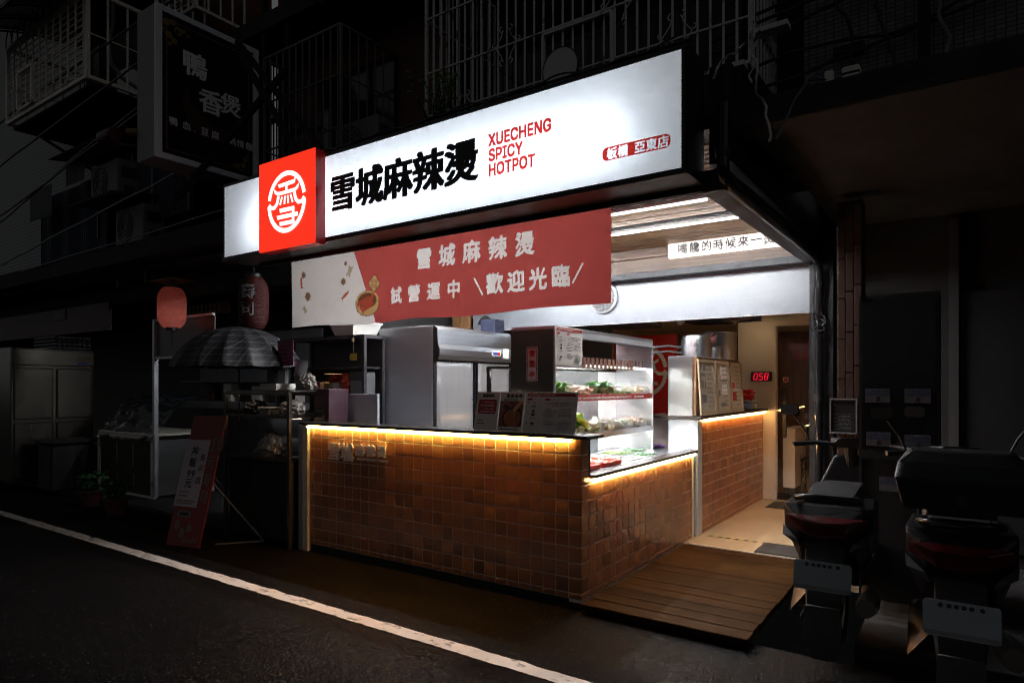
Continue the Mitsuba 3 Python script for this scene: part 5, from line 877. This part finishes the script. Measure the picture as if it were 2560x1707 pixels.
for i, (x, w_, h_, m_, lb) in enumerate(((-3.62, .10, .12, 'm_paper', 'small white carton with a red top on the rack shelf'), (-3.46, .11, .11, 'm_frame_wood', 'brown carton on the rack shelf'), (-3.32, .10, .12, 'm_paper', 'white carton beside the red cloth on the rack shelf'), (-3.05, .19, .22, 'm_pipe_grey', 'large grey carton at the right end of the rack shelf'))):
    k = thing('carton', lb, 'box'); ent('box', B(x, x + w_, .64, .80, 1.3465, 1.3465 + h_, .003), m_, k); ent('flap', B(x + .004, x + w_ - .004, .635, .64, 1.3465 + h_ * .6, 1.3465 + h_ - .004), 'm_print_red' if i == 0 else 'm_charcoal' if i == 3 else m_, k)
P('foil_red', (.30, .03, .015), .25, metal=.4); bag((-3.13, .66, 1.3465), (.07, .05, .12), 'm_foil_red', 'shiny red foil packet on the rack shelf', 8); solo('red_cloth', 'red cloth draped over the cartons on the rack shelf', 'cloth', leafy((-3.30, .70, 1.46), .14, .1, .04, 14, .09, 93), 'm_print_red')
k = thing('hanging_tag', 'small yellow label hanging from the top of the dark rack', 'tag'); ent('label', B(-2.99, -2.89, .585, .588, 1.68, 1.75), 'm_tape_yellow', k); ent('string', C((-2.94, .59, 1.75), (-2.94, .59, 1.91), .004, 4), 'm_paper', k); ent('hook', ball((-2.94, .585, 1.88), .018, 2), 'm_frame_wood', k)
k = thing('rack_lamp', 'small warm lamp under the shelf of the dark rack', 'lamp'); ent('shade', lathe([(.11, 0), (.05, .03), (.02, .05)], 24, (-3.5, .8, 1.555)), 'm_gold', k, smooth=40); ent('bulb', lathe([(0, 0), (.10, 0)], 20, (-3.5, .8, 1.553)), 'm_white', k, emitter=glow((RACK, RACK * .55, RACK * .22), .4))
# cart with tarpaulin and green notice board
ct = thing('covered_cart', 'food cart covered by a dark blue tarpaulin with a green notice panel', 'cart')
ent('frame', J([bar((x, y, -.04), (x, y, .76), .05, .05) for x in (-8.09, -6.585) for y in (.44, 1.2)] + [bar((-8.09, .44, z), (-6.585, .44, z), .04, .04) for z in (-.02, .75)]), 'm_bar_cream', ct)
P('green_board', (.035, .036, .010), .7); ent('notice_panel', B(-8.06, -6.62, .435, .45, .0, .73), 'm_green_board', ct); ent('print', ext(unary_union([dashes([(.05 + .13 * (i % 10), .12 + .28 * (i // 10), .07)], 1, .06, 95 + i) for i in range(20)]), .001, (-8.0, .4335, 0)), 'm_charcoal', ct); ent('strip', ext(unary_union([sbox(.40, .38, .45, .68), sbox(.86, .36, .91, .66), sbox(.40, .12, .44, .2), sbox(.88, .06, .92, .26)]), .001, (-8.0, .4335, 0)), 'm_print_grey', ct)
ent('side_panel', B(-6.572, -6.560, .47, 1.19, .0, .72), 'm_steel', ct); ent('top', B(-8.1, -6.56, .42, 1.25, .776, .80), 'm_bar_cream', ct)
P('tarp', (.018, .022, .028), .35, coat=.3)
def tarp(u, v):
    x = -8.14 + 1.62 * u; y = .40 + .75 * v; z = .80 + .50 * np.sin(np.clip(v * 1.3, 0, 1) * np.pi / 2) ** 1.2 * (1 - .10 * np.abs(u - .5)) - .09 * (1 - v) ** 8
    n_ = meshkit.fbm(np.stack([x * 3.0 + y * 3.0, y * 9.0 + z * 6 - x * 2.0, z * 2], -1), 4, 4) - .5
    return x, y - .14 * n_, z + .13 * n_ * v + .035 * np.sin((x * 1.1 + z * 1.3) * 16) * (1 - v) * v * 2
ent('tarpaulin', grid(tarp, 90, 50), 'm_tarp', ct, smooth=True)
k = thing('stall_frame', 'upright aluminium frame with a brown panel beside the glowing lantern', 'frame'); ent('post', bar((-6.50, .42, .80), (-6.50, .42, 2.27), .05, .05), 'm_alu', k); ent('panel', B(-6.47, -5.15, .43, .445, 1.80, 2.25), 'm_smoke', k); ent('rail', J(bar((-6.47, .42, 1.78), (-5.15, .42, 1.78), .04, .03), bar((-6.47, .42, 2.262), (-5.15, .42, 2.262), .03, .03)), 'm_alu', k); ent('lower_post', bar((-6.49, .42, .0), (-6.49, .42, .80), .045, .045), 'm_alu', k)
k = thing('wall_shelf', 'shelf with jars and boxes behind the aluminium frame', 'shelf'); ent('board', J(B(-8.0, -5.0, 1.5, 1.8, 1.48, 1.50), B(-8.0, -5.2, 1.45, 1.8, 1.10, 1.20), B(-8, -5, 1.81, 1.83, .0, 2.2)), 'm_sign_grey', k)
for i, (x, m_, lb, w_) in enumerate(((-7.3, 'm_dim_red', 'dark red bottle on the left wall shelf', .10), (-6.9, 'm_paper', 'pale box on the left wall shelf', .2), (-6.2, 'm_paper', 'white box right of the post on the left wall shelf', .22), (-5.8, 'm_charcoal', 'dark box on the left wall shelf', .18), (-5.35, 'm_paper', 'small white box at the right end of the left wall shelf', .15))):
    k = thing('shelf_item', lb, 'container'); ent('body', B(x, x + w_, 1.55, 1.7, 1.2015, 1.2015 + .22 + .04 * (i % 2), .01), m_, k); ent('lid', B(x + .01, x + w_ - .01, 1.56, 1.69, 1.43 + .04 * (i % 2), 1.455 + .04 * (i % 2), .004), 'm_charcoal', k)
k = thing('left_fridge', 'tall steel upright fridge in the dark at the far left', 'fridge'); ent('cabinet', B(-9.9, -9.02, -.30, .72, .05, 1.97, .01), 'm_dark_steel', k); ent('hood', B(-9.018, -8.985, -.30, .72, 1.72, 1.95, .01), 'm_dark_steel', k)
for a, b in ((-.27, .19), (.24, .69)):
    for z0_, z1_ in ((.95, 1.68), (.12, .90)): ent('door', B(-9.018, -8.985, a, b, z0_, z1_, .012), 'm_dark_steel', k)
ent('display', B(-8.984, -8.978, .50, .62, 1.74, 1.78), 'm_badge_blue', k); ent('sticker', B(-8.984, -8.979, .50, .70, 1.80, 1.85), 'm_gold', k)
k = thing('egg_trays', 'stack of egg trays on top of the far left fridge', 'trays'); ent('trays', J([B(-9.8, -9.05, .22, .70, 1.98 + .05 * i, 2.01 + .05 * i, .005) for i in range(4)]), 'm_sign_grey', k); ent('eggs', J([ball((-9.05, .26 + .065 * i, 2.02 + .09 * j), .030, 1) for i in range(7) for j in range(2)]), 'm_charcoal', k, kind='stuff')
k = thing('black_bin', 'black plastic bin in front of the far left fridge', 'bin'); ent('bin', B(-8.7, -8.25, -.1, .45, -.03, .62, .03), 'm_black', k); ent('lid', B(-8.73, -8.22, -.13, .48, .625, .68, .02), 'm_charcoal', k)
k = thing('wall_notice', 'small pale notice on the dark red fascia at the far left', 'notice'); ent('board', B(-12, -7.5, .30, .34, 2.18, 2.56), 'm_dim_red', k); ent('notice', B(-9.25, -8.85, .285, .299, 2.40, 2.55), 'm_sign_grey', k)
solo('pennant_strip', 'dark red patterned valance below the left canopy', 'valance', grid(lambda u, v: (-7.9 + 2.3 * u, .9 + .02 * np.sin(u * 60), 2.35 + .16 * v), 80, 1), 'm_dim_red'); 
ent('print', ext(unary_union([sbox(.15 + .1 * i, .02 + .07 * j, .20 + .1 * i, .07 + .07 * j) for i in range(20) for j in range(2)]), .001, (-7.9, .87, 2.35)), 'm_gold', 'pennant_strip')
for i, (x, y, lb) in enumerate(((-6.06, -.22, 'terracotta flower pot with a small plant, nearer the white line'), (-6.95, -.12, 'second flower pot with a small dark plant beside the cart'))):
    k = thing('flower_pot', lb, 'flower pot'); P('terracotta', (.075, .020, .015), .85) if i == 0 else None
    ent('pot', lathe([(0, .0), (.085, .0), (.12, .17), (.135, .17), (.135, .20), (.115, .20), (.10, .16), (0, .16)], 24, (x, y, -.068)), 'm_terracotta', k, smooth=40); ent('leaf', leafy((x, y, .10), .22, .22, .22, 60, .07, 97 + i), 'm_leaf_dark', k, kind='stuff'); ent('stem', J([tube([(x, y, .08), (x + .05 * math.cos(a), y + .05 * math.sin(a), .3)], .004, 4) for a in range(6)]), 'm_rust', k)
# A-board
k = thing('folding_board', 'tall dark red folding board with a white handwritten sheet standing on the road', 'signboard')
P('board_red', (.20, .022, .018), .5)
bo = np.array([-4.165, -.60, -.066]); uv = (np.array([.98, .2, 0]), np.array([-.055, .295, 1.19]) / math.hypot(.055, .295, 1.19)); L = 1.24; e = np.cross(*uv); BW = .425
ent('panel', put(B(0, BW, 0, L, -.012, 0), bo, uv), 'm_board_red', k)
ent('leg', J(bar(bo + uv[0] * .38 + uv[1] * .62 - e * .02, (-3.50, -.02, -.062), .012, .012), bar((-3.76, -.35, -.062), (-3.50, -.02, -.062), .012, .012), bar(bo + uv[0] * .04 + uv[1] * .9 - e * .02, (-3.95, .22, -.062), .014, .014)), 'm_pipe_grey', k)
ent('sheet', put(B(-.01, .29, .36, 1.00, .002, .004), bo, uv), P('lilac_paper', (.46, .42, .47), .8), k)
def ab_p(shape, x, y, mat, d=.005): ent('print', ext(shape, .001, bo + uv[0] * x + uv[1] * y + e * d, uv), mat, k)
for ch, y in (('丼', .845), ('飯', .735), ('99', .64), ('元', .535)): ab_p(line(ch, .095 if len(ch) == 1 else .065, 'cjk' if len(ch) == 1 else 'latin', (2, 2, 0)), .075, y, 'm_print_black')
for ch, y in (('寿', .79), ('司', .69), ('店', .58)): ab_p(line(ch, .075, nib=(1, 1, 0)), .205, y, 'm_print_black')
ab_p(dashes([(.03, .49, .13), (.03, .455, .12), (.02, .41, .22), (.02, .385, .2), (.15, .9, .03), (.15, .86, .03)], 1, .016, 99), 0, 0, 'm_print_grey')
for ch, y in (('10', .90), ('元', .73), ('寿', .56), ('司', .40)): ab_p(line(ch, .13 if len(ch) == 1 else .12, 'cjk' if len(ch) == 1 else 'latin', (2, 2, 0), sx=.8), .298, y, 'm_print_grey', .0012)
ab_p(line('Sushi', .05, 'latin', (2, 2, 0), shear=12), .19, .035, 'm_print_grey', .0012); ab_p(rrect(.06, .24, .265, .325, .02), 0, 0, 'm_print_grey', .0012); ab_p(rrect(.09, .21, .28, .31, .01), 0, 0, 'm_print_black', .0024)
for x, y, r_ in ((.09, .19, .035), (.17, .12, .035), (.25, .17, .03)): ab_p(aff.scale(Point(x, y).buffer(r_), 1, 1.3), 0, 0, 'm_print_grey', .0012)

# ================================================================ right side: capsule machine, notice, scooters
k = thing('wood_column', 'narrow column of brown wood tiles right of the drain pipe', 'column'); ent('core', B(1.33, 1.50, 1.53, 1.7, -.03, 2.8), 'm_matt_black', k)
for i in range(9):
    for j in range(3): ent('tile', B(1.335 + .055 * j, 1.386 + .055 * j, 1.515, 1.529, -.02 + .3 * i + .05 * j, .27 + .3 * i + .05 * j, .003), 'm_column_tile', k)
k = thing('framed_notice', 'dark framed notice with ruled rows on the wood column', 'notice'); ent('frame', J(B(1.285, 1.470, 1.475, 1.50, 1.075, 1.085), B(1.285, 1.470, 1.475, 1.50, 1.325, 1.335), B(1.285, 1.294, 1.475, 1.50, 1.0855, 1.3245), B(1.461, 1.470, 1.475, 1.50, 1.0855, 1.3245)), 'm_sign_grey', k); ent('sheet', B(1.2945, 1.4605, 1.49, 1.498, 1.086, 1.3245), 'm_black', k); ent('print', ext(unary_union([sbox(.02, .02 + .028 * i, .15, .022 + .028 * i) for i in range(5)] + [dashes([(.05, .03 + .028 * i, .08)], 1, .008, 100 + i) for i in range(4)] + [sbox(.02, .20, .03, .205)]), .001, (1.294, 1.4885, 1.086)), 'm_pipe_grey', k)
cm = thing('capsule_machine', 'black double glass vending cabinet with numbered white plates behind the scooters', 'vending machine')
mx0, mx1, my = 1.515, 1.985, 1.20
ent('body', J(B(mx0, mx1, my + .02, my + .5, -.03, 2.05), B(mx0, mx1, my, my + .019, 1.505, 1.56), B(mx0, mx1, my, my + .019, 1.235, 1.29), B(mx0, mx1, my, my + .019, .93, 1.0), B(mx0, mx0 + .018, my, my + .019, .0, 2.05), B(mx1 - .018, mx1, my, my + .019, .0, 2.05)), 'm_black', cm); ent('pane', B(mx0 + .018, mx1 - .018, my - .003, my - .001, 1.0, 2.0), 'm_black_gloss', cm)
P('plate_bg', (.07, .07, .078), .6); P('plate_blue', (.03, .045, .10), .6)
for x, z, n_ in ((1.555, 1.315, '8'), (1.79, 1.315, '6'), (1.56, 1.02, '8'), (1.79, 1.01, '6'), (1.64, .72, '')):
    o = (x, my - .005, z); ent('number_plate', ext(sbox(0, 0, .15, .095), .002, o), 'm_plate_bg', cm); ent('plate_print', ext(unary_union([sbox(.002, .048, .148, .062), Point(.02, .075).buffer(.017).difference(Point(.02, .075).buffer(.012)), dashes([(.042, .068, .1)], 1, .022, 110)]), .001, np.add(o, (0, -.0025, 0))), 'm_plate_blue', cm)
    if n_: ent('plate_number', ext(line(n_, .032, 'latin', (3, 3, 0), shear=10), .001, np.add(o, (.06, -.0025, .008))), 'm_sign_black', cm)
rw = thing('shop_shutter', 'dark closed shopfront behind the vending cabinet and scooters on the right', 'shopfront'); ent('wall', B(1.165, 25, 2.665, 2.9, -.03, 3.0), 'm_matt_black', rw); ent('panel', B(2.1, 2.9, 2.6, 2.65, .1, 2.2), 'm_black', rw); ent('post', B(2.02, 2.09, 2.55, 2.65, -.03, 2.8), 'm_charcoal', rw)

def hull(*pts): return trimesh.convex.convex_hull(np.array(pts, float))
def sm(m, L=.05, it=6):
    m = m.subdivide_to_size(L, max_iter=8) if hasattr(m, 'subdivide_to_size') else m
    m.merge_vertices(); trimesh.smoothing.filter_taubin(m, .5, .53, it); return m
def mirror_pts(p): return [(a, b, c) for a, b, c in p] + [(-a, b, c) for a, b, c in p]
P('scooter_paint', (.007, .007, .008), .3, spec=.3, coat=.25); P('scooter_grey', (.012, .0125, .013), .4, spec=.3, coat=.2); P('lens_red', (.055, .004, .004), .15, coat=.4); P('lens_clear', (.05, .05, .052), .1, coat=.5); P('tyre', (.012, .012, .012), .9); P('plate_scooter', (.30, .34, .37), .5); P('column_tile', (.045, .02, .011), .6)
def scooter(o, rot, label, paint, topbox, tail_w):
    "parked with its tail to the street; local axes: y forward (into the arcade), x right"
    k = thing('parked_scooter', label, 'scooter', 'scooters parked at the kerb')
    M = trimesh.transformations.translation_matrix(o) @ trimesh.transformations.rotation_matrix(math.radians(rot), [0, 0, 1]) @ np.diag([1.06, 1.06, 1.06, 1]); f = lambda m: xf(m, M)
    w = tail_w
    for nm, yy in (('rear_wheel', .38), ('front_wheel', 1.58)):
        ty = xf(lathe([(.16, -.05), (.215, -.055), (.245, -.03), (.25, 0), (.245, .03), (.215, .055), (.16, .05)], 32), trimesh.transformations.rotation_matrix(math.pi / 2, [0, 1, 0])); ty.apply_translation((0, yy, .25)); wk = ent(nm, f(ty), 'm_tyre', k, smooth=40)
        rm = xf(lathe([(0, -.04), (.155, -.045), (.16, .0), (.155, .045), (0, .04)], 24), trimesh.transformations.rotation_matrix(math.pi / 2, [0, 1, 0])); rm.apply_translation((0, yy, .25)); ent('rim', f(rm), 'm_dark_steel', wk)
    ent('tail', f(sm(hull(*mirror_pts([(w * .30, .02, .74), (w * .5, .10, .80), (w * .5, .12, .68), (w * .28, .02, .60), (w * .46, .45, .80), (w * .50, .5, .55), (w * .44, .85, .72), (w * .4, .85, .42), (w * .34, .25, .44)])))), paint, k, smooth=60)
    ent('rear_fender', f(sm(hull(*mirror_pts([(.09, .02, .62), (.10, .05, .40), (.07, -.06, .20), (.08, .12, .60), (.06, -.02, .20)])), .03)), 'm_black', k, smooth=60)
    ent('mudguard', f(sm(hull(*mirror_pts([(.08, -.075, .33), (.085, -.09, .16), (.05, -.09, .08), (.08, -.055, .33), (.05, -.075, .08)])), .03)), 'm_charcoal', k, smooth=60)
    ent('tail_light', f(sm(hull(*mirror_pts([(w * .46, .03, .755), (w * .47, .08, .70), (w * .20, -.015, .665), (w * .22, -.015, .735), (0.0, -.03, .73), (0.0, -.03, .655), (w * .42, .14, .74)])), .03, 3)), 'm_lens_red', k, smooth=60)
    for s in (1, -1): ent('turn_signal', f(sm(hull((s * w * .48, .02, .65), (s * w * .50, .08, .69), (s * w * .26, -.02, .60), (s * w * .30, -.01, .64), (s * w * .50, .12, .66), (s * w * .3, .05, .60)), .03, 2)), 'm_lens_clear', k, smooth=60)
    ent('grab_rail', f(tube([(-.11, .30, .815), (-.15, .12, .83), (-.13, .0, .85), (-.05, -.05, .86), (.05, -.05, .86), (.13, .0, .85), (.15, .12, .83), (.11, .30, .815)], .017, 8)), 'm_black_gloss', k, smooth=50)
    ent('seat', f(sm(hull(*mirror_pts([(.11, .16, .835), (.13, .18, .79), (.15, .55, .80), (.12, .55, .85), (.13, .95, .77), (.10, .92, .82)])), .05)), 'm_black', k, smooth=60)
    ent('floorboard', f(sm(hull(*mirror_pts([(.16, .9, .38), (.17, 1.2, .32), (.15, 1.25, .42), (.15, .9, .30)])))), 'm_charcoal', k, smooth=60)
    ent('front_shield', f(sm(hull(*mirror_pts([(.19, 1.25, .75), (.20, 1.32, .45), (.12, 1.42, .90), (.14, 1.22, .35), (.06, 1.5, .70), (.10, 1.28, .95)])))), paint, k, smooth=60)
    ent('fork', f(J(C((.07, 1.40, .55), (.07, 1.57, .25), .022, 8), C((-.07, 1.40, .55), (-.07, 1.57, .25), .022, 8))), 'm_dark_steel', k); ent('steering_column', f(C((0, 1.36, .7), (0, 1.26, 1.02), .04, 10)), 'm_black', k)
    ent('handlebar', f(J(tube([(-.34, 1.12, 1.02), (-.2, 1.2, 1.03), (0, 1.24, 1.02), (.2, 1.2, 1.03), (.34, 1.12, 1.02)], .016, 8), sm(hull(*mirror_pts([(.12, 1.22, 1.0), (.13, 1.3, 1.06), (.06, 1.18, 1.07), (.05, 1.36, 1.03)])), .05))), 'm_black', k, smooth=60)
    for s in (1, -1):
        mk = ent('mirror', f(sm(hull(*[(s * x, y, z) for x, y, z in ((.30, 1.18, 1.20), (.42, 1.16, 1.22), (.44, 1.16, 1.29), (.31, 1.18, 1.29), (.36, 1.215, 1.25))]), .03, 3)), 'm_black_gloss', k, smooth=60); ent('stalk', f(tube([(s * .24, 1.18, 1.03), (s * .28, 1.19, 1.12), (s * .34, 1.19, 1.21)], .007, 6)), 'm_black', mk)
        ent('glass', f(ext(rrect(-.055, .055, -.033, .033, .02), .001, (s * .368, 1.150, 1.25))), 'm_lens_clear', mk)
    pk = ent('number_plate', f(ext(rrect(-.13, .13, -.07, .07, .014), .004, (0, -.085, .485), (X_, np.array([0, .18, .98])))), 'm_plate_scooter', k, label='blank pale number plate')
    ent('bolts', f(J([ball((x, -.064, .54), .006, 1) for x in (-.07, .07)])), 'm_black', pk); ent('band', f(ext(rrect(-.126, .126, -.066, -.048, .004), .001, (0, -.0895, .485), (X_, np.array([0, .18, .98])))), 'm_sign_grey', pk); ent('marks', f(ext(unary_union([Point(x, .052).buffer(.009) for x in (-.07, -.04, -.015, .01, .035, .07)]), .001, (0, -.0895, .485), (X_, np.array([0, .18, .98])))), 'm_charcoal', pk)
    ent('engine', f(sm(hull((-.20, .2, .2), (-.20, .7, .2), (-.08, .2, .36), (-.08, .75, .36), (-.2, .45, .38), (-.06, .4, .18)), .05)), 'm_dark_steel', k, smooth=60); ent('exhaust', f(tube([(.13, .75, .22), (.17, .5, .24), (.18, .2, .30), (.18, .02, .33)], [.025, .05, .055, .045], 12)), 'm_dark_steel', k, smooth=50); ent('stand', f(C((-.12, .7, .25), (-.22, .72, .0), .012, 6)), 'm_black', k)
    if topbox:
        ent('top_box', f(sm(hull(*mirror_pts([(.20, -.14, .92), (.23, -.14, 1.04), (.22, -.08, 1.10), (.2, .24, .92), (.23, .26, 1.06), (.19, .22, 1.14), (.17, -.02, 1.145)])), .05, 5)), 'm_scooter_grey', k, smooth=60); ent('rack', f(B(-.12, .12, -.05, .2, .885, .918, .006)), 'm_black', k); ent('lock', f(xf(lathe([(0, 0), (.022, 0), (.022, .01), (0, .01)], 16), trimesh.transformations.translation_matrix((0, -.155, .97)) @ trimesh.transformations.rotation_matrix(math.pi / 2, [1, 0, 0]))), 'm_dark_steel', k)
    return k
scooter((1.50, -.05, -.068), 2, 'black scooter with a wide red tail light parked beside the wooden deck', 'm_scooter_paint', False, .42)
scooter((2.10, -.40, -.068), 1, 'black scooter with a large grey top box at the right edge', 'm_scooter_paint', True, .40)
